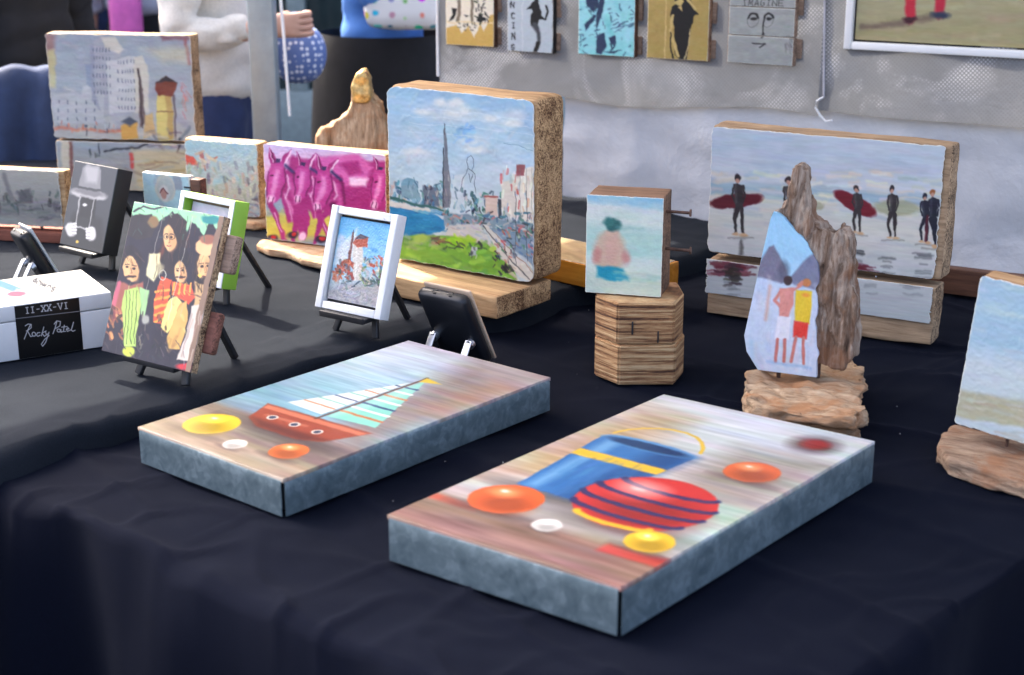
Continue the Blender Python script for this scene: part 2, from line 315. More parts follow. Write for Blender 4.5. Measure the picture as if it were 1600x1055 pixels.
GLY = {'I': [[(.5, 0), (.5, 1)], [(.2, 0), (.8, 0)], [(.2, 1), (.8, 1)]], 'M': [[(0, 1), (.1, 0), (.5, .7), (.9, 0), (1, 1)]], 'A': [[(0, 1), (.5, 0), (1, 1)], [(.2, .65), (.8, .65)]],
       'G': [arc(.5, .5, .5, .5, -50, -320), [(.9, .82), (.9, .55), (.55, .55)]], 'N': [[(0, 1), (0, 0), (1, 1), (1, 0)]], 'E': [[(1, 0), (0, 0), (0, 1), (1, 1)], [(0, .5), (.8, .5)]],
       'C': [arc(.5, .5, .5, .5, -50, -310)], 'D': [[(0, 0), (0, 1)], arc(0, .5, .95, .5, -90, 90)], 'X': [[(0, 0), (1, 1)], [(1, 0), (0, 1)], [(-.1, 0), (.25, 0)], [(.75, 0), (1.1, 0)], [(-.1, 1), (.25, 1)], [(.75, 1), (1.1, 1)]],
       'V': [[(0, 0), (.5, 1), (1, 0)], [(-.15, 0), (.2, 0)], [(.8, 0), (1.15, 0)]], '-': [[(.2, .5), (.8, .5)]], 'S': [arc(.5, .26, .42, .26, -30, -270) + arc(.5, .76, .42, .26, -90, 150)],
       'u': [[(.05, .4), (.05, .8), (.3, 1), (.75, .85), (.75, .4)], [(.75, .4), (.75, 1)]], 'm': [[(0, 1), (0, .4)], [(0, .55), (.25, .4), (.45, .55), (.45, 1)], [(.45, .55), (.7, .4), (.95, .55), (.95, 1)]],
       'U': [[(0, 0), (0, .75), (.3, 1), (.7, 1), (1, .75), (1, 0)]], 'p': [[(0, .4), (0, 1.35)], arc(.35, .7, .35, .3, 0, 360)]}
KALB = np.array((.95, .93, .88))
def sheet(name, cv, w, h, mat, parent, x0=None, z0=0, y=-.0012, thick=.0015, relief=.0, flat=False):
    """the painted layer: a fine grid, slightly proud of its support"""
    if mat is PAINT:
        cv.brush()
        if cv.rag:                                                       # bare gesso line along the chipped edge
            e = np.minimum(np.minimum(np.arange(cv.nx)[None], np.arange(cv.nx)[::-1][None]) * w / cv.nx, np.minimum(np.arange(cv.ny)[:, None], np.arange(cv.ny)[::-1][:, None]) * h / cv.ny) * 1000
            k = np.clip(1.25 + 1.6 * (vnoise(cv.ny, cv.nx, 40, 40) - .5) - e, 0, 1)[..., None] * .85; cv.a = cv.a * (1 - k) + np.array((228, 224, 214.)) * k
    x0 = -w / 2 if x0 is None else x0; nx, ny = cv.nx, cv.ny; lum = cv.a.mean(-1) / 255
    rel = relief * (lum - .5 + .8 * (vnoise(ny, nx, 60, 60) - .5)) if relief else np.zeros((ny, nx))
    P = np.stack([x0 + cv.u * w, y - rel, z0 + h * (1 - cv.v)], -1).reshape(-1, 3)
    if flat: P = np.stack([x0 + cv.u * w, z0 + h * (1 - cv.v), -y + rel], -1).reshape(-1, 3)
    I = np.arange(nx * ny).reshape(ny, nx); Fq = np.stack([I[:-1, :-1], I[1:, :-1], I[1:, 1:], I[:-1, 1:]], -1).reshape(-1, 4)
    loop = np.concatenate([I[0, :-1], I[:-1, -1], I[-1, :0:-1], I[:0:-1, 0]]); n0 = len(P); B = P[loop].copy()
    if flat: B[:, 2] -= thick
    else: B[:, 1] += thick
    k = len(loop); j = np.arange(k); jn = (j + 1) % k; Fs = np.stack([loop[j], loop[jn], n0 + jn, n0 + j], -1)
    P = np.concatenate([P, B]); Fa = np.concatenate([Fq, Fs]).astype(np.int32); col = np.clip(lin(np.clip(cv.a, 0, 255)) * KALB, .002, .9).reshape(-1, 3); col = np.concatenate([col, col[loop]])
    me = bpy.data.meshes.new(name); me.vertices.add(len(P)); me.vertices.foreach_set('co', P.ravel()); me.loops.add(Fa.size); me.loops.foreach_set('vertex_index', Fa.ravel())
    me.polygons.add(len(Fa)); me.polygons.foreach_set('loop_start', np.arange(len(Fa)) * 4); me.polygons.foreach_set('use_smooth', np.ones(len(Fa), bool)); me.update(calc_edges=True)
    at = me.color_attributes.new('Col', 'FLOAT_COLOR', 'POINT'); at.data.foreach_set('color', np.concatenate([col, np.ones((len(col), 1))], 1).ravel())
    me.materials.append(mat); o = bpy.data.objects.new(name, me); C.objects.link(o); o.parent = parent; return o

# ------------------------------------------------------------------ the setting: ground, shop front behind
def struct(o): o['kind'] = 'structure'; return o
def paving_mat():
    m, nt, bs = nodes('paving'); v = objvec(nt); n = noise(nt, 4, 6, v)
    nt.links.new(ramp(nt, [(.3, (.045, .044, .042)), (.7, (.085, .082, .078))], n), bs.inputs['Base Color']); bs.inputs['Roughness'].default_value = .85; bump(nt, bs, noise(nt, 60, 4, v), .3, .003); return m
gv = [(-150, -60, 0), (150, -60, 0), (150, 240, 0), (-150, 240, 0)]
struct(mesh_obj('ground', gv, [(0, 1, 2, 3)], paving_mat()))
GLASSD = plain('dark_shop_glass', (.03, .045, .045), .08, var=.3, sc=2); PALEGREEN = plain('grey_green_frame', (.24, .29, .28), .5); STONE = plain('plaster', (.30, .29, .27), .8, sc=6, bm=.2)
shop = thing('shop_front', 'glazed shop front with grey-green frames far behind the stall', 'building', (0, 8.5, 0))
box('wall', (-9, .16, 2.9), (9, .6, 6.5), STONE, shop, .02); box('wall_base', (-9, .1, 0), (9, .6, .32), PALEGREEN, shop, .01); box('back_wall', (-9, 2.4, 0), (9, 2.6, 6), plain('dim_interior', (.045, .055, .055), .8), shop, .02)
for i in range(13):
    x = -7.2 + i * 1.2; f = box('window_post', (x - .05, .1, .32), (x + .05, .24, 2.9), PALEGREEN, shop, .006)
    if i < 12: box('pane', (x + .05, .16, .32), (x + 1.15, .18, 2.9), GLASSD, shop, .002, (1, 1, 1))

# tables and their cloths
def cloth(name, a0, a1, b0, b1, z, mat, folds, skirt, na, nb, seed, drop=.03):
    def zf(p, a, b):
        e = folds
        def rg(u, v, f, sd, wd): return max(0., 1 - abs(fn((u, v, sd), f, seed + sd)) / wd)
        cr = (rg(a * .45, b * 1.8, 2.6, 31, .10) ** 2 * .9 + rg(a * 2.2, b * .5, 2.2, 37, .07) ** 2 * .7 + rg(a * 1.1 + b * .8, b * .9 - a * .6, 3.4, 41, .06) ** 2 * .6) * (.5 + fn((a, b, 0), 1.7, seed + 50))
        ed = math.exp(-min(b - b0, a - a0 + .02, b1 - b + .05) / .10); cr += ed * .8 * (fn((a * 9, b * 9, 0), 1.2, seed + 60) + rg(a * 3, b * 3, 3.0, 63, .12))
        return z - .42 * e + 1.15 * e * cr + .8 * e * (1.2 * fn((a * .5, b * 2.6, 0), 3.0, seed) + .6 * fn((a * 3, b * 1.2, 0), 3.3, seed + 4) + .25 * fn((a, b, 0), 22, seed + 8)
                        - 1.1 * max(0, .22 - abs(fn((a * .7 + .25 * b, b * 1.7, 1), 2.1, seed + 13))) + .45 * max(0, .12 - abs(fn((a * 1.5 - b, b * .9 + a * .3, 2), 2.4, seed + 21))) * 2)
    V = []; F = []
    for i in range(na + 1):
        for j in range(nb + 1):
            a = a0 + (a1 - a0) * i / na; b = b0 + (b1 - b0) * j / nb; p = ab(a, b); V.append((p.x, p.y, zf(p, a, b)))
    F += [(i * (nb + 1) + j, i * (nb + 1) + j + 1, (i + 1) * (nb + 1) + j + 1, (i + 1) * (nb + 1) + j) for i in range(na) for j in range(nb)]
    per = [(i, 0) for i in range(na)] + [(na, j) for j in range(nb)] + [(i, nb) for i in range(na, 0, -1)] + [(0, j) for j in range(nb, 0, -1)]
    n = len(per); prev = [i * (nb + 1) + j for i, j in per]; rows = [(.004, -.001), (.011, -.006), (.015, -.014)] + [(.016 + .012 * k / 8, -.014 - (skirt - .014) * k / 8) for k in range(1, 9)]
    for r, (out, dz) in enumerate(rows):
        cur = []
        for k, (i, j) in enumerate(per):
            a = a0 + (a1 - a0) * i / na; b = b0 + (b1 - b0) * j / nb; oa = -1 if i == 0 else 1 if i == na else 0; ob = -1 if j == 0 else 1 if j == nb else 0
            q = ab(a, b); d = (-EA * oa + EB * ob); d.normalize(); sl = a * 9 if ob else b * 9
            wv = (out + min(1, -dz / .25) * .022 * (math.sin(sl * 2.3 + 3 * fn((a, b, 0), 2, seed)) + fn((a, b, 0), 7, seed + 1)) + .016 * fn((a, b, 0), 9, seed + 2) * min(1, r / 2))
            p = q + d * wv; cur.append(len(V)); V.append((p.x, p.y, zf(q, a, b) + dz * (1 + .06 * fn((a, b, 0), 3, seed)) - .004 * (1 + fn((a, b, 0), 16, seed + 6)) * min(1, r / 2)))
        F += [(prev[k], cur[k], cur[(k + 1) % n], prev[(k + 1) % n]) for k in range(n)]; prev = cur
    o = mesh_obj(name, V, F, mat, None, True); bm = bmesh.new(); bm.from_mesh(o.data); bmesh.ops.recalc_face_normals(bm, faces=bm.faces); bm.to_mesh(o.data); bm.free(); return o
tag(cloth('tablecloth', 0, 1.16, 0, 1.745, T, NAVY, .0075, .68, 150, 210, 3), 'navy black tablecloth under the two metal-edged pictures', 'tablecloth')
tag(cloth('tablecloth', 1.085, 2.95, -.55, 1.745, U, CLOTH_SUN, .0058, .70, 170, 200, 17), 'tablecloth in a painted sunlit grey under the small easels, on the higher table', 'tablecloth')
def table(a0, a1, b0, b1, z, label):
    t = thing('trestle_table', label, 'table', ab((a0 + a1) / 2, (b0 + b1) / 2)); c = ab((a0 + a1) / 2, (b0 + b1) / 2)
    pts = [(ab(a, b) - c) for a, b in ((a0, b0), (a1, b0), (a1, b1), (a0, b1))]
    V, F = slab([(p.x, p.y) for p in pts], z - .03, z); mesh_obj('table_top', V, F, BROWN, t)
    for p in pts: q = p * .86; tube('leg', [(q.x, q.y, 0), (q.x, q.y, z - .03)], .018, STEEL, t)
table(.02, 1.06, .02, 1.725, T - .035, 'lower trestle table hidden under the navy cloth'); table(1.12, 2.93, -.53, 1.725, U - .035, 'higher trestle table hidden under the upper cloth')

# stall tent: canopy shading the lower table, corner posts
tent = thing('market_tent', 'grey metal tent post with thin white cord, white canopy above the stall', 'tent', ab(1.2, .9))
tc0 = ab(1.2, .9)
def canopy_mat():
    m, nt, bs = nodes('white_canopy'); nt.nodes.remove(bs); out = nt.nodes['Material Output']; d = nt.nodes.new('ShaderNodeBsdfDiffuse'); t = nt.nodes.new('ShaderNodeBsdfTranslucent'); mx = nt.nodes.new('ShaderNodeMixShader')
    n = noise(nt, 5, 4); c = ramp(nt, [(.3, (.70, .71, .72)), (.7, (.78, .78, .78))], n); nt.links.new(c, d.inputs[0]); nt.links.new(c, t.inputs[0]); mx.inputs[0].default_value = .12
    nt.links.new(d.outputs[0], mx.inputs[1]); nt.links.new(t.outputs[0], mx.inputs[2]); nt.links.new(mx.outputs[0], out.inputs[0]); return m
CA0, CA1, CB0, CB1 = -.9, 2.5, .25, 2.0
V = []; F = []
for i in range(13):
    for j in range(13):
        a = CA0 + (CA1 - CA0) * i / 12; b = CB0 + (CB1 - CB0) * j / 12; s = 1 - max(abs(i - 6), abs(j - 6)) / 6; p = ab(a, b) - tc0; V.append((p.x, p.y, 2.3 + .55 * s + .01 * fn(p, 3)))
F = [(i * 13 + j, i * 13 + j + 1, i * 13 + j + 14, i * 13 + j + 13) for i in range(12) for j in range(12)]
mesh_obj('canopy', V, F, canopy_mat(), tent, True)
POSTM = plain('dull_aluminium', (.30, .35, .37), .45, .5, var=.12, sc=20)
pp = onplane(413, 100, (0, 3.95, 0), Vector((0, 1, 0))) - tc0
def post(p):
    V, F = boxmesh((-.033, -.033, 0), (.033, .033, 2.3), .006, (1, 1, 1)); q = Vector((p.x, p.y, 0)); mesh_obj('post', [v + q for v in V], F, POSTM, tent, True, 50)
    V, F = boxmesh((-.07, -.07, .002), (.07, .07, .01), .002, (1, 1, 1)); mesh_obj('foot_plate', [v + q for v in V], F, POSTM, tent, True, 50)
post(pp)
for a, b in ((CA0 + .02, CB0 + .02), (CA0 + .02, CB1 - .02), (CA1 - .02, CB0 + .02)): post(ab(a, b) - tc0)
cq = Vector((pp.x + .045, pp.y - .04, 0)); tube('cord', [cq + Vector((.0 + .012 * math.sin(z * 2.1) + (.02 * max(0, 1.35 - z)), 0, z)) for z in np.linspace(.9, 2.28, 24)], .004, WHITE, tent, 6)

# back wall of the stall: grey mesh tarpaulin in front of a white sheet
WY = R(-29); WX, WNY, _ = fr(WY); W0 = Vector((.416, 3.36, 0))
def wallpt(px, py, off=0): return onplane(px, py, W0 - WNY * off, WNY)
def wl(p): return (Vector(p) - W0).dot(WX)
def tarp_mat():
    m, nt, bs = nodes('mesh_tarpaulin'); v = objvec(nt); tc = nt.nodes.new('ShaderNodeTexCoord'); vo = nt.nodes.new('ShaderNodeTexVoronoi'); vo.inputs['Randomness'].default_value = .05; vo.inputs['Scale'].default_value = 165
    mp = nt.nodes.new('ShaderNodeMapping'); mp.vector_type = 'TEXTURE'; mp.inputs['Rotation'].default_value = (0, 0, WY); sx = nt.nodes.new('ShaderNodeSeparateXYZ'); cx = nt.nodes.new('ShaderNodeCombineXYZ'); nt.links.new(tc.outputs['Object'], mp.inputs[0]); nt.links.new(mp.outputs[0], sx.inputs[0]); nt.links.new(sx.outputs[0], cx.inputs[0]); nt.links.new(sx.outputs[2], cx.inputs[1]); m2 = nt.nodes.new('ShaderNodeMapping'); m2.inputs['Rotation'].default_value = (0, 0, R(40)); nt.links.new(cx.outputs[0], m2.inputs[0]); vo.voronoi_dimensions = '2D'; nt.links.new(m2.outputs[0], vo.inputs['Vector']); dots = ramp(nt, [(.22, 1.0), (.42, 0.0)], vo.outputs['Distance'])
    pm = ramp(nt, [(.52, 0.0), (.68, .8)], noise(nt, 4.2, 4, v, .6, 1.2)); mk = mix(nt, 1.0, dots, pm, 'MULTIPLY')
    base = ramp(nt, [(.3, (.15, .156, .16)), (.5, (.19, .194, .198)), (.72, (.25, .254, .26))], noise(nt, 3, 6, v, .6, .5))
    col = mix(nt, mk, mix(nt, mix(nt, .18, (0, 0, 0), dots), base, (.08, .08, .085)), (.66, .66, .67))  # daylight through the perforations painted as paler dots, in patches
    nt.links.new(col, bs.inputs['Base Color']); bs.inputs['Roughness'].default_value = .5; bs.inputs['Transmission Weight'].default_value = 0
    bump(nt, bs, noise(nt, 14, 5, v, .6, 1), .5, .01)
    t = nt.nodes.new('ShaderNodeBsdfTranslucent'); nt.links.new(col, t.inputs[0]); mx = nt.nodes.new('ShaderNodeMixShader'); mx.inputs[0].default_value = .3
    nt.links.new(bs.outputs[0], mx.inputs[1]); nt.links.new(t.outputs[0], mx.inputs[2]); nt.links.new(mx.outputs[0], nt.nodes['Material Output'].inputs[0]); return m
def sheet_mat():
    m, nt, bs = nodes('white_sheet'); v = objvec(nt); nt.links.new(ramp(nt, [(.3, (.44, .45, .465)), (.7, (.60, .60, .605))], noise(nt, 5, 5, v)), bs.inputs['Base Color']); bs.inputs['Roughness'].default_value = .7
    bump(nt, bs, noise(nt, 7, 7, v, .62, .3), .55, .02); return m
def hanging(name, x0, x1, z0, z1, off, mat, parent, amp, seed, nx=90, nz=70, hem=0):
    V = []; F = []
    for i in range(nx + 1):
        for k in range(nz + 1):
            x = x0 + (x1 - x0) * i / nx; z = z0 + (z1 - z0) * k / nz + (hem * fn((x, 0, 0), 3.1, seed) * (1 - k / nz) ** 2); c = max(0, .2 - abs(fn((x * 1.3 + z * .6, z * .8, 0), 3.2, seed + 5)))
            y = -off + amp * (fn((x, z * .4, 0), 5, seed) + .5 * fn((x * .8, z * 1.6, 0), 9, seed + 3) - 2.5 * c); p = W0 + WX * x + WNY * y; V.append((p.x, p.y, z))
    F = [(i * (nz + 1) + k, (i + 1) * (nz + 1) + k, (i + 1) * (nz + 1) + k + 1, i * (nz + 1) + k + 1) for i in range(nx) for k in range(nz)]
    return mesh_obj(name, V, F, mat, parent, True)
xl = wl(wallpt(686, 60)); xs = wl(wallpt(1284, 80))
tarp = thing('tarpaulin', 'grey perforated mesh tarpaulin hanging behind the table', 'tarpaulin', Matrix.Identity(4)); TM = tarp_mat()
hanging('left_sheet', xl, xs, wallpt(1000, 168).z, 2.25, .0, TM, tarp, .007, 4, hem=.03)
hanging('right_sheet', xs + .002, xs + 1.5, wallpt(1400, 190).z, 2.25, .004, TM, tarp, .008, 9, hem=.03)
tube('edge_cord', [W0 + WX * (xl - .004) + Vector((0, 0, z)) for z in np.linspace(1.03, 2.25, 12)], .004, WHITE, tarp, 6)
sp0 = [wallpt(1290 - 3 * (i / 12), y, .014) for i, y in enumerate(np.linspace(-140, 152, 13))]
tube('seam_strap', sp0, .006, plain('grey_strap', (.34, .35, .40), .6), tarp, 6, .4)
tube('tie_cord', [wallpt(x, y, .018) for x, y in ((1286, 152), (1276, 158), (1274, 168), (1281, 180), (1290, 190), (1300, 188))], .0025, WHITE, tarp, 6)
tag(hanging('white_sheet', wl(wallpt(872, 200)), wl(wallpt(1284, 80)) + 1.5, .25, wallpt(950, 150, -.03).z + .03, -.03, sheet_mat(), None, .016, 21, 150, 90, hem=.02), 'crumpled white sheet hanging below the mesh tarpaulin', 'sheet')

# ------------------------------------------------------------------ helpers for pictures
def panel(name, label, cat, bl, yaw, w, lean=0, group=None):
    """root at the middle of the lower front edge; local x right, y away from the viewer, z up the face"""
    X, Y, Z = fr(R(yaw), R(lean)); return thing(name, label, cat, pose(R(yaw), R(lean), Vector(bl) + X * (w / 2)), group)
def wblock(name, w, h, d, mat, parent, z0=0, r=.005, amp=.0012, seed=0, n=(26, 8, 20), x0=0, y0=0, ns=26, st=(.35, 1, 1)):
    return box(name, (x0 - w / 2, y0, z0), (x0 + w / 2, y0 + d, z0 + h), mat, parent, r, n, amp, ns, seed, st)
def person_dab(cv, x, y, s, skin, top, bot, blur=2):
    cv.ell(x, y, s * .55, s * .7, skin, blur)

# ------------------------------------------------------------------ city skyline block on its plank
t = panel('skyline_painting', 'thick wooden block painted with a blue city skyline and green lawn, on a plank', 'painting', (-.2209, 2.6889, U + .045), -35.6, .324)
wblock('wood_block', .324, .316, .088, OAK, t, r=.016, amp=.0016, seed=2)
cv = Cv(230, 230, [(608, 133), (838, 141), (842, 441), (606, 400)], .004, (.004, .018, .012, .0), .05)
cv.grad([(130, (140, 175, 202)), (200, (158, 185, 203)), (270, (176, 192, 200)), (330, (185, 195, 198))]); cv.mott(9, 9, 7)
for x, y, rx, ry, c in ((690, 160, 14, 9, (186, 198, 203)), (712, 162, 16, 10, (196, 203, 205)), (735, 172, 20, 9, (184, 196, 202)), (670, 170, 14, 8, (178, 190, 200)), (700, 178, 26, 9, (188, 196, 200)), (780, 180, 26, 16, (178, 196, 206)), (805, 170, 14, 10, (190, 200, 205)), (650, 205, 26, 12, (172, 190, 202)), (740, 215, 22, 12, (190, 200, 204)), (800, 225, 26, 14, (172, 194, 208)), (650, 240, 30, 12, (184, 196, 202)), (780, 255, 30, 10, (186, 197, 204))): cv.ell(x, y, rx, ry, c, 9, .8)
cv.dabs(90, (608, 140, 838, 270), [(150, 182, 208), (190, 200, 204), (125, 168, 205), (178, 192, 200), (200, 196, 192)], 16, 4, 0, 40, .35, 4)
[cv.ell(x_, y_, a_, b_, (214, 214, 210), 5, .75) for x_, y_, a_, b_ in ((688, 158, 9, 5), (712, 156, 10, 6), (726, 166, 8, 5), (660, 172, 12, 4), (706, 172, 14, 4), (765, 176, 12, 5), (800, 182, 14, 6), (740, 226, 16, 5), (650, 232, 18, 4))]; cv.dabs(14, (700, 192, 735, 215), [(95, 150, 205), (120, 165, 208)], 12, 4, -25, 30, .6, 4)
for y in (168, 179, 190, 203): cv.line([(608 + rng.uniform(0, 80), y), (720 + rng.uniform(0, 60), y + 2), (836, y + 8)], .8, (205, 215, 222), 1, .55)
cv.line([(786, 212), (815, 216), (838, 226)], 1, (95, 120, 140), 1, .6)
cv.dabs(110, (606, 280, 700, 318), [(90, 140, 160), (60, 95, 115), (140, 165, 175), (185, 160, 150), (45, 60, 75), (110, 160, 175), (70, 120, 110)], 6, 4, 80, 25, .9)
cv.ell(640, 285, 13, 12, (110, 150, 165), 2); cv.poly([(627, 285), (653, 285), (653, 305), (627, 305)], (120, 150, 160), 2); cv.dabs(16, (625, 274, 655, 306), [(70, 105, 120), (150, 175, 185)], 7, 2, 80, 20, .7)
cv.poly([(660, 284), (682, 288), (684, 316), (660, 314)], (96, 104, 118), 2); cv.dabs(24, (658, 284, 688, 318), [(40, 50, 65), (180, 165, 160), (70, 120, 150)], 6, 3, 80, 20, .8)
cv.dabs(70, (720, 290, 785, 330), [(60, 90, 100), (90, 140, 160), (40, 55, 65), (160, 175, 175), (70, 130, 110), (200, 190, 180)], 6, 3.5, 85, 25, .9)
cv.poly([(694, 195), (696, 196), (700, 262), (691, 262)], (104, 108, 118), 1.4); cv.line([(694.5, 190), (694.5, 205)], 1, (60, 64, 76)); cv.poly([(690, 260), (701, 260), (702, 318), (689, 318)], (112, 112, 120), 1.5); cv.line([(691, 225), (690, 315)], 1.8, (56, 60, 70)); cv.dabs(10, (690, 262, 702, 316), [(70, 72, 82), (160, 158, 156)], 8, 2, 86, 8, .7); cv.line([(700, 265), (701, 312)], 1.6, (125, 125, 130))
cv.poly([(704, 268), (724, 262), (724, 322), (704, 320)], (186, 196, 200), 2); cv.dabs(14, (704, 265, 725, 320), [(120, 160, 180), (205, 208, 205), (60, 80, 95)], 9, 3, 85, 15, .7)
for st in ([(727, 262), (729, 252), (726, 244), (728, 237), (735, 235), (739, 240), (739, 250), (735, 257), (730, 254)], [(735, 257), (740, 262), (742, 292)], [(727, 262), (720, 272), (718, 290)], [(731, 262), (734, 275), (737, 262)]): cv.line(st, .9, (55, 60, 70), .9, .85)
cv.poly([(757, 297), (776, 296), (776, 328), (757, 328)], (200, 176, 160), 2); cv.line([(757, 299), (776, 298)], 3, (150, 80, 75), 1.5); cv.poly([(777, 302), (784, 302), (784, 330), (777, 330)], (60, 64, 72), 2)
cv.poly([(782, 275), (806, 268), (806, 330), (782, 328)], (206, 196, 182), 2); cv.poly([(806, 255), (838, 245), (840, 340), (806, 332)], (214, 206, 192), 2)
cv.dabs(60, (782, 250, 838, 332), [(225, 220, 205), (214, 165, 130), (190, 90, 85), (150, 165, 178), (230, 226, 214), (196, 180, 165)], 12, 3, 88, 6, .8); cv.poly([(806, 246), (820, 244), (820, 262), (806, 264)], (140, 80, 84), 2)
for x in (812, 823, 831, 838): cv.line([(x, 250), (x + 1, 335)], 1, (120, 116, 112), 1, .6)
cv.poly([(606, 308), (660, 318), (700, 326), (700, 322), (606, 303)], (52, 96, 92), 2); cv.poly([(604, 310), (690, 324), (690, 330), (604, 320)], (205, 200, 190), 2)
cv.poly([(604, 318), (670, 329), (690, 336), (692, 350), (684, 357), (660, 363), (604, 367)], (38, 122, 168), 2); cv.dabs(40, (606, 322, 686, 362), [(50, 140, 190), (28, 105, 155), (70, 155, 195), (25, 95, 140)], 18, 3, 3, 8, .6, 2)
cv.poly([(690, 325), (840, 338), (842, 360), (690, 345)], (120, 140, 150), 3); cv.dabs(150, (690, 322, 840, 356), [(80, 90, 105), (150, 160, 165), (60, 110, 130), (185, 175, 165), (45, 50, 60), (190, 110, 105), (80, 130, 110)], 6, 3, 10, 40, .85)
cv.poly([(700, 346), (745, 342), (765, 372), (780, 390), (720, 372), (692, 364)], (192, 188, 180), 3); cv.dabs(30, (700, 345, 765, 378), [(205, 200, 192), (160, 165, 172), (180, 170, 160)], 12, 3, 20, 20, .7)
cv.poly([(604, 365), (660, 362), (700, 363), (760, 376), (800, 410), (812, 441), (604, 405)], (104, 156, 52), 3)
cv.dabs(130, (604, 366, 790, 436), [(120, 175, 50), (85, 140, 55), (140, 190, 70), (95, 150, 85), (70, 120, 60)], 16, 5, 12, 25, .6, 3)
cv.dabs(26, (610, 362, 690, 385), [(120, 150, 110), (150, 160, 150), (170, 130, 120), (90, 120, 95), (150, 180, 90)], 12, 5, 8, 15, .7, 3); cv.ell(655, 367, 12, 7, (150, 178, 84), 4); cv.dabs(14, (700, 364, 745, 380), [(160, 195, 40), (120, 180, 30)], 12, 5, 15, 15, .8, 3); cv.ell(768, 383, 6, 5, (165, 195, 80), 2)
cv.dabs(10, (670, 366, 700, 376), [(150, 80, 75), (90, 60, 60)], 9, 3, 0, 20, .8); cv.dabs(14, (690, 373, 760, 385), [(60, 75, 60), (50, 55, 60)], 8, 2.5, 15, 30, .8)
cv.poly([(735, 378), (742, 380), (741, 396), (733, 394)], (150, 165, 165), 2); cv.dabs(10, (731, 380, 744, 397), [(50, 60, 65), (200, 200, 195)], 5, 2, 80, 20, .9)
cv.poly([(752, 343), (762, 346), (842, 425), (842, 441), (812, 428), (780, 392)], (202, 196, 184), 2); cv.line([(752, 345), (800, 402), (830, 432)], 2, (60, 60, 66), 1.5, .8); cv.line([(768, 352), (838, 424)], 1.4, (140, 110, 95), 1.2, .8); cv.dabs(16, (800, 395, 836, 432), [(215, 210, 198), (170, 150, 135)], 14, 2.5, 48, 6, .7)
cv.poly([(765, 350), (842, 360), (842, 415)], (120, 140, 158), 3); cv.dabs(90, (775, 345, 840, 395), [(70, 90, 115), (60, 62, 70), (185, 125, 95), (150, 165, 175), (200, 195, 185), (80, 110, 150), (190, 80, 90), (70, 130, 90)], 6, 3, 50, 35, .85)
for x, y0 in ((805, 290), (823, 285)): cv.line([(x, y0), (x + 2, y0 + 118)], 1.1, (70, 72, 78), 1, .8)
cv.dabs(26, (765, 375, 800, 425), [(50, 50, 58), (90, 70, 70), (30, 32, 38), (170, 120, 105)], 5, 3, 60, 40, .9); cv.dabs(8, (788, 405, 806, 418), [(40, 42, 50)], 8, 4, 30, 30, .9)
sheet('painted_face', cv, .324, .316, PAINT, t, relief=.0007)
bx_ = fr(R(-38)); bp = Matrix.Rotation(R(-2.4), 4, 'Z')
o = wblock('plank', .345, .041, .155, OAK, t, z0=-.0445, r=.005, amp=.0012, seed=6, y0=-.088, x0=-.022, n=(30, 14, 6)); o.matrix_local = bp

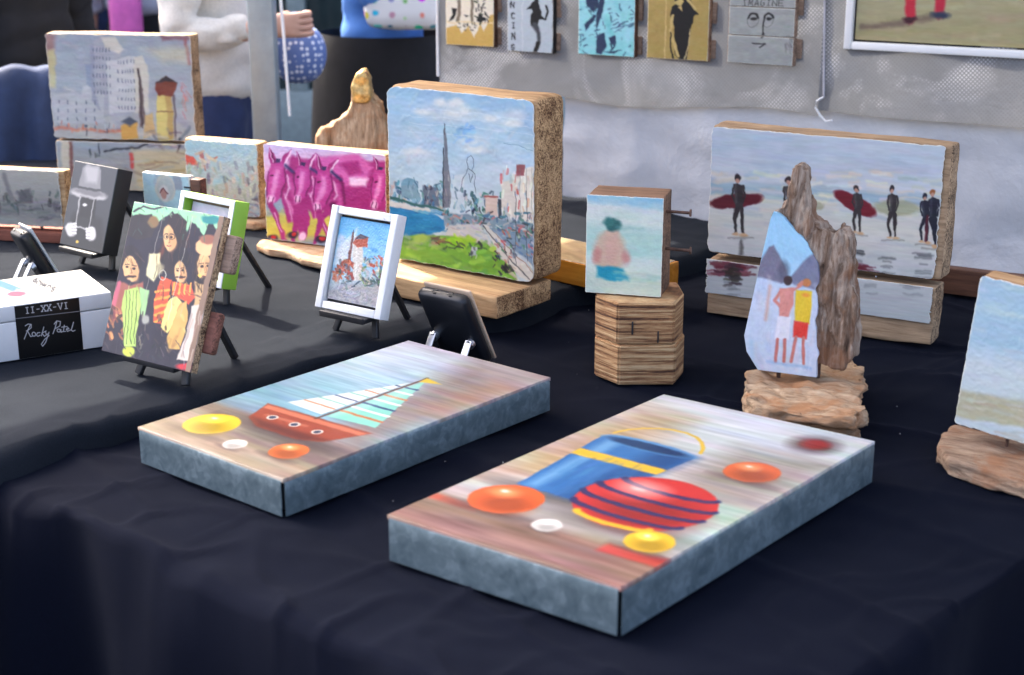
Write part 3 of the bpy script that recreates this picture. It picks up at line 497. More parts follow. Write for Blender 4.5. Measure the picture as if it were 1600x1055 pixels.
# ------------------------------------------------------------------ surfers on two stacked weathered boards
yaw = -29.5; t = panel('surfers_painting', 'two stacked weathered boards painted with surfers carrying red boards on wet sand', 'painting', (.337, 2.592, T), yaw, .41)
wblock('lower_board', .405, .104, .056, GREYWOOD, t, r=.006, amp=.0022, seed=11, n=(40, 8, 14)); wblock('upper_board', .412, .226, .058, GREYWOOD, t, z0=.112, r=.008, amp=.0022, seed=14, x0=.003, y0=.004, n=(40, 8, 26))
box('spacer', (-.05, .02, .1), (.05, .045, .116), BROWN, t); 
def surf(cv):
    cv.grad([(195, (180, 190, 202)), (240, (196, 199, 206)), (250, (156, 178, 190)), (262, (152, 175, 188)), (268, (200, 203, 198)), (310, (212, 208, 198)), (350, (204, 204, 202)), (440, (188, 194, 196)), (540, (186, 196, 198))], -.035)
    cv.dabs(140, (1100, 262, 1480, 335), [(226, 210, 180), (190, 198, 204), (165, 182, 194), (220, 206, 178), (200, 202, 198)], 26, 5, 3, 5, .6, 4); cv.dabs(60, (1100, 200, 1480, 262), [(182, 190, 206), (165, 180, 198)], 50, 6, 2, 3, .3, 6); cv.dabs(60, (1100, 330, 1480, 480), [(190, 190, 190), (165, 174, 182), (182, 188, 194)], 40, 5, 3, 3, .35, 5)
    K = (52, 46, 48)
    for (x0, y0, x1, y1, a) in ((1142, 313, 38, 11, -9), ): cv.ell(x0, y0, x1, y1, (92, 26, 38), 2.5, 1, a)
    cv.ell(1320, 313, 37, 12, (112, 26, 40), 2.5, 1, 28); cv.ell(1385, 318, 38, 12, (160, 160, 128), 4, .8, 2); cv.ell(1262, 318, 10, 6, (160, 160, 130), 3, .8)
    def man(x, y, s, legs=1, hat=(46, 38, 42), suit=K, feet=(205, 165, 125)):
        lt = tuple(min(255, c_ + 46) for c_ in suit); cv.ell(x, y, 4.6 * s, 5.6 * s, hat, 2); cv.ell(x + .5 * s, y + 4.5 * s, 3.2 * s, 3.6 * s, (186, 140, 120), 2); cv.poly([(x - 5 * s, y + 11 * s), (x + 1 * s, y + 8 * s), (x + 9 * s, y + 11 * s), (x + 9.5 * s, y + 26 * s), (x + 8.5 * s, y + 46 * s), (x - 3 * s, y + 46 * s), (x - 3.5 * s, y + 26 * s)], suit, 2.4)
        cv.line([(x + 9 * s, y + 12 * s), (x + 12.5 * s, y + 27 * s), (x + 9 * s, y + 38 * s)], 3.6 * s, suit, 2); cv.line([(x - 5 * s, y + 12 * s), (x - 7.5 * s, y + 27 * s), (x - 4 * s, y + 36 * s)], 3.4 * s, suit, 2); cv.line([(x - 2 * s, y + 13 * s), (x - 1 * s, y + 40 * s)], 3 * s, lt, 4, .6)
        cv.line([(x + 0 * s, y + 44 * s), (x - 4.5 * s * legs, y + 62 * s), (x + 4 * s - 5 * s * legs, y + 84 * s)], [8.5 * s, 5.5 * s, 3.6 * s], suit, 2); cv.line([(x + 6 * s, y + 44 * s), (x + 8 * s, y + 66 * s), (x + 9 * s, y + 86 * s)], [8 * s, 5.5 * s, 3.6 * s], suit, 2)
        cv.ell(x + 10 * s, y + 89 * s, 6.5 * s, 2.6 * s, feet, 2); cv.ell(x + 3 * s - 5 * s * legs, y + 87 * s, 5 * s, 2.4 * s, feet, 2); cv.line([(x - 14 * s, y + 92 * s), (x + 24 * s, y + 93 * s)], 2.2 * s, (116, 110, 104), 3, .6)
    man(1144, 279, .96); cv.line([(1150, 372), (1149, 395)], 5, (84, 80, 78), 4, .8)
    man(1218, 280, .95); man(1321, 289, .78); man(1377, 288, .88); man(1430, 297, .86, 1, (34, 36, 50), (38, 40, 52)); man(1443, 292, .98, -1, (150, 92, 52), (36, 38, 50)); cv.line([(1436, 330), (1436, 370)], 5, (90, 30, 44), 2, .8)
    for x, w, y0, y1 in ((1150, 22, 395, 470), (1330, 12, 380, 420), (1374, 20, 385, 460), (1433, 26, 388, 470)):
        for _ in range(16): yy = rng.uniform(y0, y1); cv.line([(x - w * rng.uniform(.2, .7), yy), (x + w * rng.uniform(.2, .7), yy + 1)], 3, (70, 72, 76), 3, .5 * (1 - (yy - y0) / (y1 - y0) * .6))
    cv.dabs(40, (1112, 405, 1175, 432), [(110, 40, 54), (90, 50, 58), (130, 70, 80)], 26, 4, 2, 4, .8, 3); cv.dabs(30, (1138, 405, 1160, 450), [(70, 60, 58)], 14, 4, 3, 5, .8, 3); cv.dabs(16, (1325, 408, 1352, 420), [(110, 40, 54)], 16, 3, 2, 4, .7, 3)
    return cv.mott(4, 20, 10)
cv = surf(Cv(340, 190, [(1107, 203), (1475, 215), (1466, 438), (1100, 391)], .0035, (.002, .03, .014, .012), .02)); sheet('painted_face', cv, .412, .226, PAINT, t, x0=-.203, z0=.112, y=.0025, relief=.00012)
cv = surf(Cv(320, 60, [(1099, 402), (1465, 450), (1463, 540), (1097, 502)], .004, (.003, .015, .01, .40))); sheet('painted_face', cv, .405, .104, PAINT, t, relief=.00012, y=-.002)
for x in (.06, .1): box('screw', (x - .0015, -.0005, .107), (x + .0015, .003, .110), STEEL, t, .0008, (1, 1, 1))

# ------------------------------------------------------------------ bather block with nails on plywood blocks
t = panel('bather_painting', 'small block painted with a bather seen from behind, on plywood blocks', 'painting', (.1125, 2.262, T + .131), -15, .1185)
wblock('wood_block', .1185, .1543, .08, BROWN if 0 else wood('walnut_block', (.30, .17, .1), (.11, .055, .032)), t, r=.003, amp=.001, seed=21, n=(10, 8, 12))
cv = Cv(150, 190, [(913, 310), (1030, 303), (1036, 462), (918, 462)], .002, .004, .012); cv.grad([(303, (126, 178, 205)), (318, (150, 190, 208)), (326, (205, 212, 205)), (345, (206, 214, 205)), (365, (170, 202, 192)), (395, (172, 206, 196)), (404, (200, 214, 206)), (425, (205, 214, 200)), (440, (188, 202, 186)), (465, (200, 210, 188))])
cv.dabs(60, (913, 305, 1036, 460), [(200, 212, 205), (170, 200, 195), (210, 214, 205), (185, 205, 190)], 40, 5, 0, 3, .35, 6); cv.ell(952, 396, 25, 32, (202, 172, 148), 9, .95); cv.ell(954, 392, 12, 26, (208, 160, 145), 10, .7); cv.ell(933, 402, 6, 12, (196, 128, 122), 6, .8); cv.ell(977, 402, 6, 11, (196, 128, 122), 6, .8); cv.ell(953, 366, 10, 8, (205, 170, 150), 6); cv.ell(955, 353, 11, 10, (38, 92, 92), 5); cv.ell(948, 349, 8, 7, (50, 110, 108), 5); cv.line([(960, 356), (1000, 354)], 5, (120, 168, 160), 7, .5)
cv.poly([(933, 418), (975, 419), (984, 438), (960, 441), (936, 437)], (28, 140, 165), 5); cv.ell(968, 432, 14, 6, (40, 150, 175), 5); cv.dabs(18, (970, 425, 1036, 440), [(196, 205, 180), (150, 190, 180)], 30, 3, 1, 2, .5, 4); cv.smear(2)
sheet('painted_face', cv, .1185, .1543, PAINT, t, relief=.0004)
for z, x in ((.128, 0), (.07, .002)):
    n = tube('nail', [(.05, .03, z), (.094 + x, .03, z - .001), (.0945 + x, .03, z - .001)], [.0024, .0024, .0024], RUST, t, 8); tube('nail_head', [(.0938 + x, .03, z - .001), (.0962 + x, .03, z - .001)], .0058, RUST, n, 12)
ox, oy = t.matrix_world.translation.x, t.matrix_world.translation.y; inv = t.matrix_world.inverted()
for k, (z0, z1, g) in enumerate(((T, T + .0635, 0), (T + .0645, T + .1295, .003))):
    pts = [inv @ Vector((x, y, z0)) for x, y in ((.162 - g, 2.204 + g), (.248 - g, 2.206), (.268 - g, 2.262), (.262, 2.33), (.14, 2.335), (.128, 2.25 + g))]; V, F = slab([(p.x, p.y) for p in pts], pts[0].z, pts[0].z + z1 - z0)
    o = mesh_obj('plywood_block', V, F, PLY, t); bm = bmesh.new(); bm.from_mesh(o.data); bmesh.ops.recalc_face_normals(bm, faces=bm.faces); bmesh.ops.bevel(bm, geom=list(bm.edges), offset=.0025, segments=2, affect='EDGES'); bm.to_mesh(o.data); bm.free()
    if k == 1:
        for (px, py, hh, ww) in ((988, 513, .010, .0012), (1028, 527, .009, .001)):
            c = inv @ onplane(px, py, (.2, 2.2045, 0), Vector((0, 1, 0))); box('knot_slot', (c.x - ww, c.y - .0006, c.z - hh), (c.x + ww, c.y + .003, c.z + hh), BLACK, o, .0005, (1, 1, 1))

# ------------------------------------------------------------------ two metal trays; the painted toys are generic stand-ins
def tray(label, pts, zt, hgt, quad, painter, nx, ny):
    l, f, r_, n = [onz(*p, zt) for p in pts]; X = ((n - l) + (r_ - f)).normalized(); Y = Vector((0, 0, 1)).cross(X); w = ((n - l).length + (r_ - f).length) / 2; L = ((f - l).length + (r_ - n).length) / 2
    c = (l + f + r_ + n) / 4; M = Matrix((X, Y, Vector((0, 0, 1)))).transposed().to_4x4(); M.translation = Vector((c.x, c.y, zt - hgt)); t = thing('tray_picture', label, 'painting', M)
    for (ax, s) in ((0, -1), (0, 1), (1, -1), (1, 1)):
        hl = (L if ax == 0 else w) / 2 - .0042; V = []; F = []; prof = [(0, 0), (0, hgt * .33), (0, hgt * .66), (0, hgt - .006), (-.0012, hgt - .0022), (-.0045, hgt - .0004), (-.012, hgt)]
        for i in range(21):
            q = -hl + 2 * hl * i / 20; wob = .0012 * fn((q, ax, s), 6, 3)
            for (o_, z) in prof: V.append(((s * (w / 2 + o_ + wob), q, z) if ax == 0 else (q, s * (L / 2 + o_ + wob), z)))
            for (o_, z) in prof[::-1]: V.append(((s * (w / 2 + o_ - .0014 + wob), q, max(0, z - .0014)) if ax == 0 else (q, s * (L / 2 + o_ - .0014 + wob), max(0, z - .0014))))
        m = 2 * len(prof); F = [(i * m + k, i * m + (k + 1) % m, (i + 1) * m + (k + 1) % m, (i + 1) * m + k) for i in range(20) for k in range(m)] + [tuple(range(m)), tuple(range(20 * m, 21 * m))[::-1]]
        o = mesh_obj('metal_side', V, F, GALV, t, True, 40); bm = bmesh.new(); bm.from_mesh(o.data); bmesh.ops.recalc_face_normals(bm, faces=bm.faces); bm.to_mesh(o.data); bm.free()
    box('core', (-w / 2 + .008, -L / 2 + .008, .004), (w / 2 - .008, L / 2 - .008, hgt - .004), BLACK, t, .002, (1, 1, 1))
    B_ = ((f - l) + (r_ - n)).normalized(); shear = B_.dot(X) / B_.dot(Y)
    cv = Cv(nx, ny, quad, 0, .003, warp=.5); painter(cv); cv.a = cv.a * .88; sheet('painted_top', cv, w, L, GLOSSPAINT, t, z0=-L / 2, y=-(hgt + .0012), thick=.005, flat=True)
    for ch in t.children:                                            # the corners are not quite square
        co = np.empty(len(ch.data.vertices) * 3); ch.data.vertices.foreach_get('co', co); co = co.reshape(-1, 3); co[:, 0] += co[:, 1] * shear; ch.data.vertices.foreach_set('co', co.ravel()); ch.data.update()
    return t
def ball(cv, x, y, r, c, soft=3):
    c = np.array(c, float); cv.ell(x + r * .15, y + r * .95, r * 1.15, r * .28, (84, 74, 72), r * .35, .7); cv.ell(x, y, r, r, c, soft); cv.ell(x + r * .22, y + r * .32, r * .72, r * .62, c * .66, r * .6, .75); cv.ell(x - r * .3, y - r * .34, r * .38, r * .3, np.minimum(c * 1.15 + 50, 250), r * .35, .85); cv.ell(x - r * .36, y - r * .42, r * .12, r * .09, (250, 248, 244), r * .1, .8); cv.line(arc(x, y, r * .93, r * .93, 15, 110), r * .06, np.minimum(c * .9 + 26, 240), r * .1, .5)
def streaks(cv, amp): cv.a += amp * (vnoise(cv.ny, cv.nx, 130, 7) - .5)[..., None] * 2 + amp * .7 * (vnoise(cv.ny, cv.nx, 60, 4) - .5)[..., None] * 2 + amp * .5 * (np.stack([vnoise(cv.ny, cv.nx, 40, 4) for _ in range(3)], -1) - .5) * 2
def toy1(cv):
    # drawn in millimetres on the tray: x across, y down from the far end; soft streaked backdrop, toy boat and balls
    cv.grad([(0, (200, 196, 208)), (70, (186, 200, 214)), (230, (150, 186, 204)), (330, (126, 168, 190)), (372, (120, 150, 166)), (388, (142, 126, 114)), (512, (160, 142, 126))]); cv.poly([(150, 0), (290, 0), (290, 390), (205, 388), (175, 200)], (146, 128, 122), 70, .95); cv.poly([(200, 0), (290, 0), (290, 120), (215, 110)], (160, 148, 146), 50, .8); cv.poly([(232, 60), (290, 60), (290, 230), (240, 220)], (168, 130, 106), 40, .7); cv.poly([(100, 395), (290, 392), (290, 450), (120, 440)], (92, 82, 80), 30, .6); streaks(cv, 13)
    cv.ell(160, 405, 110, 16, (74, 64, 62), 20, .75); cv.poly([(60, 338), (258, 330), (232, 392), (196, 408), (118, 408), (84, 392)], (150, 66, 42), 3); cv.poly([(66, 342), (254, 335), (250, 346), (68, 354)], (206, 122, 90), 4, .9); cv.poly([(84, 388), (236, 384), (200, 407), (118, 407)], (84, 36, 28), 14, .8); cv.line([(96, 370), (170, 366)], 5, (214, 140, 112), 7, .7)
    for k in range(3): cv.ell(110 + 44 * k, 372, 8, 8, (232, 226, 214), 2); cv.ell(110 + 44 * k, 372, 5.5, 5.5, (50, 60, 84), 2)
    cv.line([(158, 338), (154, 118)], 5, (96, 62, 44), 2)
    cv.poly([(160, 126), (246, 312), (162, 322)], (130, 206, 188), 2.5); cv.poly([(149, 150), (151, 322), (78, 318)], (226, 232, 226), 2.5)
    for k, c in enumerate(((30, 52, 112), (232, 236, 230), (206, 112, 52), (232, 236, 230), (30, 52, 112), (232, 236, 230), (206, 112, 52))):
        y = 168 + 21 * k; cv.line([(161, y), (160 + (y - 126) * .455, y - 2)], 6, c, 2, .95); cv.line([(150 - (y - 150) * .425 if y > 152 else 149, y + 2), (149, y + 2)], 4, (120, 196, 178) if k % 2 else c, 2, .8)
    cv.poly([(165, 150), (190, 210), (166, 316)], (232, 244, 238), 26, .4); cv.poly([(154, 118), (190, 126), (155, 138)], (222, 188, 44), 2.5); ball(cv, 66, 440, 38, (220, 186, 40)); ball(cv, 222, 442, 26, (214, 108, 52)); ball(cv, 150, 470, 16, (226, 222, 216))
def toy2(cv):
    cv.grad([(0, (206, 208, 210)), (90, (204, 210, 216)), (200, (196, 196, 192)), (330, (190, 184, 176)), (430, (186, 188, 188)), (462, (170, 160, 154)), (480, (128, 100, 92)), (556, (142, 112, 102))]); cv.poly([(0, 60), (90, 70), (100, 330), (0, 400)], (188, 158, 126), 60, .9); cv.poly([(190, 120), (316, 110), (316, 300), (200, 290)], (150, 138, 132), 50, .75); cv.poly([(205, 300), (316, 295), (316, 440), (215, 430)], (168, 190, 182), 30, .85); cv.poly([(110, 0), (316, 0), (316, 90), (130, 80)], (212, 218, 224), 50, .9); cv.ell(262, 60, 30, 30, (96, 76, 84), 26, .9); cv.ell(262, 58, 18, 18, (156, 44, 48), 14); cv.poly([(0, 470), (70, 474), (70, 488), (0, 486)], (184, 76, 62), 8, .85); cv.poly([(240, 470), (316, 466), (316, 492), (240, 494)], (180, 60, 60), 8, .9); streaks(cv, 15)
    cv.ell(110, 398, 86, 18, (84, 76, 74), 22, .75); cv.poly([(34, 190), (172, 190), (154, 392), (54, 392)], (54, 112, 174), 3); cv.poly([(120, 192), (172, 190), (154, 392), (112, 392)], (30, 70, 126), 30, .8); cv.poly([(48, 200), (70, 200), (78, 385), (64, 385)], (120, 172, 216), 14, .8); cv.ell(103, 190, 70, 17, (92, 150, 202), 3); cv.ell(103, 192, 60, 12, (24, 54, 100), 5); cv.line(arc(103, 192, 66, 74, 195, 345), 5, (232, 190, 56), 2.5); cv.poly([(39, 246), (167, 246), (165, 268), (41, 268)], (232, 186, 50), 3); cv.dabs(40, (60, 275, 150, 380), [(80, 140, 196), (40, 90, 150), (66, 124, 184)], 40, 4, 88, 4, .4, 5)
    ball(cv, 206, 350, 82, (204, 52, 50))
    for k, yy in enumerate((-52, -22, 8, 38)): w_ = math.sqrt(82 ** 2 - yy ** 2); cv.line([(206 + w_ * math.cos(R(t_)) * .99, 350 + yy + 15 * math.sin(R(t_))) for t_ in range(180, -1, -15)], 9, (36, 44, 96), 3, .92)
    w_ = 48; cv.line([(206 + w_ * math.cos(R(t_)), 350 + 64 + 12 * math.sin(R(t_))) for t_ in range(180, -1, -15)], 9, (234, 186, 48), 3, .95); cv.ell(178, 312, 28, 20, (246, 190, 180), 22, .55)
    ball(cv, 74, 436, 44, (222, 98, 48)); ball(cv, 272, 440, 28, (232, 186, 50)); ball(cv, 250, 190, 34, (224, 104, 52));  ball(cv, 158, 470, 17, (228, 226, 222))
tray('shallow metal tray painted with a toy sailing boat and yellow ball', [(217, 670), (635, 532), (866, 592), (437, 750)], T + .050, .048, [(0, 0), (290, 0), (290, 512), (0, 512)], toy1, 220, 380)
tray('shallow metal tray painted with a red striped ball and blue pail', [(612, 805), (1030, 618), (1375, 690), (962, 922)], T + .0555, .0535, [(0, 0), (316, 0), (316, 556), (0, 556)], toy2, 250, 430)

# ------------------------------------------------------------------ driftwood piece with two men, on rods above a driftwood foot
yaw = -24; X_, Y_, Z_ = fr(R(yaw)); p0 = Vector((.425, 2.085, T)); t = thing('driftwood_painting', 'upright driftwood painted with two men in red and white shorts, on rods', 'painting', pose(R(yaw), 0, p0)); inv = t.matrix_world.inverted()
def loc(px, py, off=0): return inv @ onplane(px, py, p0 + Y_ * off, Y_)
out = [(1236, 262), (1250, 258), (1263, 268), (1263, 300), (1268, 335), (1282, 352), (1300, 362), (1316, 352), (1330, 372), (1334, 415), (1330, 440), (1342, 468), (1340, 515), (1334, 560), (1318, 579), (1296, 574), (1255, 571), (1205, 570), (1190, 556), (1171, 547), (1174, 520), (1188, 440), (1200, 372), (1207, 335), (1224, 318), (1230, 295)]
P = [loc(x, y) for x, y in out]; V, F = prism([(p.x, p.z) for p in P], -.005, .030); organic('driftwood_body', V, F, DARKDRIFT, t, .0028, 2, .0045, 44, 3, (1.5, 1, .5), 1.2)
pq = [(1160, 325), (1300, 325), (1300, 572), (1160, 572)]
def lrf(v):
    y = 325 + v * 247; l = np.interp(y, [325, 335, 372, 440, 520, 545, 572], [1212, 1208, 1201, 1189, 1175, 1180, 1200]); r = np.interp(y, [325, 333, 350, 370, 395, 420, 480, 572], [1216, 1232, 1250, 1268, 1283, 1287, 1288, 1296]) + smooth1(len(v), 20, 1.2); return (l - 1160) / 140, (r - 1160) / 140
cv = Cv(150, 250, pq, 0, 0, 0, lrf); cv.grad([(325, (150, 198, 228)), (420, (160, 200, 226)), (428, (186, 202, 224)), (480, (196, 206, 224)), (572, (190, 200, 216))])
cv.poly([(1185, 425), (1207, 378), (1216, 376), (1236, 410), (1240, 428), (1230, 432)], (118, 116, 136), 4); cv.poly([(1240, 425), (1262, 395), (1282, 380), (1300, 378), (1300, 440), (1250, 432)], (116, 120, 144), 4); cv.ell(1232, 412, 9, 16, (84, 86, 104), 6, .6)
cv.dabs(46, (1172, 430, 1295, 570), [(206, 206, 220), (170, 200, 226), (200, 186, 190), (214, 214, 222)], 18, 6, 80, 15, .4, 6); cv.line([(1212, 440), (1208, 490)], 5, (205, 160, 140), 5, .7)
cv.poly([(1228, 440), (1250, 436), (1251, 462), (1244, 482), (1230, 482)], (214, 142, 132), 3); cv.line([(1230, 445), (1221, 460), (1230, 466)], 5, (206, 132, 122), 3); cv.line([(1250, 440), (1262, 430)], 4, (206, 132, 122), 3); cv.ell(1240, 426, 7, 8, (62, 46, 48), 2.5); cv.poly([(1227, 482), (1247, 482), (1247, 519), (1225, 519)], (222, 220, 228), 3); cv.line([(1230, 519), (1228, 555)], 5, (190, 112, 104), 2.5); cv.line([(1241, 519), (1242, 553)], 5, (190, 112, 104), 2.5)
cv.poly([(1253, 440), (1278, 440), (1279, 490), (1253, 488)], (226, 192, 54), 3); cv.ell(1269, 427, 7, 7, (190, 122, 78), 3); cv.line([(1256, 432), (1262, 426)], 4, (206, 132, 112), 3); cv.ell(1269, 447, 6, 3, (230, 140, 60), 3, .8); cv.poly([(1252, 488), (1277, 488), (1275, 515), (1253, 513)], (218, 62, 52), 3); cv.line([(1258, 513), (1253, 552)], 5, (196, 118, 108), 2.5); cv.line([(1270, 513), (1272, 554)], 5, (196, 118, 108), 2.5); cv.line([(1215, 556), (1285, 560)], 4, (140, 175, 210), 5, .7); cv.mott(4, 12, 8)
c0 = loc(1160, 325); c1 = loc(1300, 325); c2 = loc(1160, 572); sheet('painted_face', cv, c1.x - c0.x, c0.z - c2.z, PAINT, t, x0=c0.x, z0=c2.z, y=-.0085, thick=.008, relief=.0006)
for px in (1217, 1279): p = loc(px, 575, .02); tube('rod', [(p.x, .02, .03), (p.x, .02, .10)], .0032, RUST, t, 8)
base = [(1157, 612), (1166, 590), (1200, 575), (1260, 566), (1320, 562), (1350, 575), (1353, 600), (1345, 628), (1353, 648), (1330, 677), (1295, 668), (1230, 655), (1180, 645), (1165, 632)]
bpts = [inv @ onz(x, min(y + 26, 690), T + .012) for x, y in base]; cx_ = sum((p.x for p in bpts)) / len(bpts); cy_ = sum((p.y for p in bpts)) / len(bpts)
V, F = slab([(cx_ + (p.x - cx_) * .84 + .006, cy_ + (p.y - cy_) * .86) for p in bpts], 0, .03); V2, F2 = slab([(cx_ + (p.x - cx_) * 1.0, cy_ + (p.y - cy_) * (1.0 if p.x < .05 else .9)) for p in bpts], .020, .047); V += V2; F += [tuple(i + len(bpts) * 2 for i in f) for f in F2]
organic('driftwood_foot', V, F, DRIFT, t, .0033, 2, .0075, 34, 8, (.45, 1, 1.5), 1.3)

# ------------------------------------------------------------------ pale seascape block at the right on a driftwood foot
t = panel('seascape_painting', 'pale blue and sand striped seascape block pinned above a driftwood foot', 'painting', (.583, 1.892, T + .045), -37, .19, 1)
t.matrix_world = t.matrix_world @ Matrix.Rotation(R(4.5), 4, 'Y')
wblock('wood_block', .19, .207, .045, OAK, t, r=.007, amp=.0012, seed=31, n=(16, 8, 18)); cv = Cv(150, 170, [(1531, 443), (1700, 457), (1690, 722), (1493, 672)], .003, .005, .03)
cv.grad([(440, (152, 180, 198)), (458, (172, 190, 202)), (475, (184, 196, 200)), (518, (182, 194, 198)), (526, (168, 166, 142)), (565, (172, 168, 142)), (572, (178, 192, 198)), (615, (180, 194, 198)), (628, (186, 186, 176)), (634, (166, 152, 124)), (720, (158, 146, 120))], -.06); cv.dabs(80, (1493, 445, 1700, 715), [(190, 198, 200), (168, 184, 194), (188, 190, 184)], 36, 5, 4, 4, .3, 5); cv.ell(1602, 505, 7, 9, (40, 70, 120), 3); cv.dabs(20, (1500, 628, 1700, 700), [(176, 160, 132), (140, 124, 100)], 40, 3, 4, 4, .4, 4)
sheet('painted_face', cv, .19, .207, PAINT, t, relief=.0006); box('pin', (-.03, .02, -.03), (-.026, .024, .01), RUST, t, .001, (1, 1, 1)); box('pin', (.04, .02, -.03), (.044, .024, .01), RUST, t, .001, (1, 1, 1))
inv = t.matrix_world.inverted(); bpts = [inv @ onz(x, y, T + .004) for x, y in ((1461, 722), (1466, 700), (1488, 688), (1560, 705), (1680, 735), (1720, 800), (1640, 790), (1600, 778), (1530, 757), (1480, 742))]; V = [inv @ Vector((w_.x, w_.y, z_)) for z_ in (T + .001, T + .028) for w_ in (t.matrix_world @ p for p in bpts)]; F = slab([(0, 0)] * len(bpts), 0, 1)[1]; organic('driftwood_foot', V, F, DRIFTD, t, .0035, 3, .0032, 30, 18, (.4, 1, 2.0), .9)

# ------------------------------------------------------------------ varnished slab and a brown board behind
c = onz(990, 468, U); yv = -41.5; t = thing('varnished_slab', 'flat varnished slab with orange sides behind the bather block', 'wood slab', pose(R(yv), 0, c)); box('slab_body', (-.34, 0, .001), (0, .135, .044), ORANGE, t, .002, (12, 6, 3), .0006, 20, 4)
cv = Cv(120, 60, [(860, 375), (1050, 375), (1050, 420), (860, 420)], .01, .01); cv.grad([(370, (150, 128, 96)), (425, (168, 140, 100))]); cv.dabs(40, (860, 375, 1050, 420), [(180, 160, 120), (120, 100, 72), (190, 170, 130)], 50, 3, 6, 8, .5, 3); sheet('painted_top', cv, .34, .135, PAINT, t, x0=-.34, z0=0, y=-.0446, thick=.0006, flat=True)
c = onz(1512, 478, T); t = thing('brown_board', 'dark brown board standing against the white sheet beside the surfers boards', 'board', pose(R(-29), 0, c + Vector((0, .06, 0)))); box('board_body', (-.07, 0, .002), (.13, .03, .052), BROWN, t, .003, (8, 3, 4), .0006)

# ------------------------------------------------------------------ pink donkeys block on its driftwood foot
t = panel('donkeys_painting', 'wooden block painted with magenta donkeys, on a driftwood foot', 'painting', (-.4859, 2.9407, U + .02), -27, .281, 1)
wblock('wood_block', .281, .1915, .05, OAK, t, r=.008, amp=.0012, seed=41); cv = Cv(260, 180, [(413, 225), (606, 240), (606, 400), (415, 372)], .003, .004, .03)
cv.grad([(222, (205, 190, 225)), (262, (226, 170, 205)), (285, (196, 120, 175)), (300, (140, 150, 170)), (325, (150, 170, 180)), (340, (205, 195, 90)), (365, (205, 190, 80)), (380, (150, 160, 175)), (400, (150, 150, 165))]); cv.dabs(40, (413, 225, 606, 262), [(175, 165, 215), (235, 190, 215), (220, 205, 232)], 18, 5, 10, 30, .5, 5)
cv.dabs(24, (415, 290, 470, 335), [(140, 160, 170), (110, 130, 150)], 12, 7, 60, 30, .7, 5); cv.dabs(24, (415, 335, 600, 370), [(215, 205, 90), (190, 185, 100), (200, 200, 120)], 14, 6, 20, 40, .7, 5)
M1, M2, M3, M4 = (166, 40, 118), (104, 14, 76), (214, 98, 170), (246, 204, 230)
cv.poly([(455, 245), (520, 255), (606, 250), (606, 330), (470, 330), (440, 300)], M1, 6); cv.poly([(490, 245), (560, 240), (585, 262), (570, 285), (520, 300), (500, 275)], M3, 6); cv.poly([(545, 275), (575, 278), (572, 292), (545, 288)], M4, 6); cv.poly([(530, 255), (560, 252), (568, 270), (545, 275)], M1, 6)
def donkey(x, y, s, leg=True):
    q = lambda pts: [(x + a * s, y + b * s) for a, b in pts]
    cv.poly(q([(10, 20), (38, 12), (46, 40), (44, 95), (26, 100), (14, 60)]), M1, 4); cv.line(q([(30, 30), (40, 70)]), 7 * s, M3, 6, .7); cv.line(q([(22, 55), (34, 96)]), 4 * s, M4, 4, .6)
    cv.poly(q([(-1, -22), (6, -12), (11, 6), (3, 8), (-2, -4)]), M1, 2); cv.line(q([(2, -16), (7, 4)]), 2.4 * s, M2, 2); cv.poly(q([(34, -18), (30, -2), (20, 10), (14, 8), (20, -6)]), M1, 2); cv.line(q([(33, -14), (22, 8)]), 3.2 * s, M4, 2.5)
    cv.poly(q([(2, 4), (18, 2), (26, 20), (22, 44), (12, 62), (2, 72), (-6, 70), (-9, 58), (-7, 34), (-3, 14)]), (190, 60, 142), 3); cv.poly(q([(6, 10), (16, 12), (14, 40), (6, 52), (2, 36)]), M3, 5, .8); cv.line(q([(22, 12), (24, 36), (14, 58)]), 2.5 * s, M2, 3, .8); cv.line(q([(-4, 18), (-7, 56)]), 2 * s, M2, 2.5, .8)
    cv.ell(x - 1 * s, y + 64 * s, 6 * s, 8 * s, M4, 4, .9); cv.line(q([(-5, 70), (-4, 60)]), 1.6 * s, M2, 1.5); cv.line(q([(2, 70), (3, 60)]), 1.6 * s, M2, 1.5); cv.ell(x + 2 * s, y + 24 * s, 3 * s, 1.8 * s, (90, 12, 66), 1.5); cv.poly(q([(8, -3), (16, -2), (14, 4), (8, 3)]), (52, 26, 80), 2); cv.line(q([(24, 8), (38, 20)]), 5 * s, (50, 40, 96), 4, .9)
    cv.poly(q([(8, 14), (13, 16), (10, 40), (2, 60), (-2, 52), (4, 34)]), (236, 150, 205), 4, .75); cv.line(q([(26, 24), (30, 44), (24, 60)]), 3 * s, M4, 3, .75); cv.line(q([(38, 22), (45, 60)]), 3.5 * s, M2, 4, .8); cv.line(q([(28, 66), (38, 92)]), 3 * s, (226, 130, 190), 4, .8); cv.line(q([(0, -18), (5, 2)]), 1.4 * s, M4, 1.5, .8)
    if leg: cv.line(q([(0, 72), (14, 110), (24, 140)]), [9 * s, 7 * s, 5 * s], M1, 3); cv.line(q([(40, 90), (34, 130), (28, 150)]), [11 * s, 7 * s, 6 * s], M1, 3); cv.line(q([(4, 84), (16, 116)]), 2 * s, M4, 2, .7)
donkey(424, 252, .95); donkey(465, 256, .85, False); cv.poly([(458, 320), (480, 316), (482, 350), (474, 374), (466, 372), (460, 345)], M1, 3); cv.ell(470, 368, 5, 7, M4, 3); donkey(496, 262, .95); donkey(586, 262, .9, False)
cv.line([(520, 318), (500, 345), (490, 380)], [12, 8, 6], M1, 3); cv.line([(520, 320), (520, 345), (528, 365)], [10, 7, 5], M2, 3)
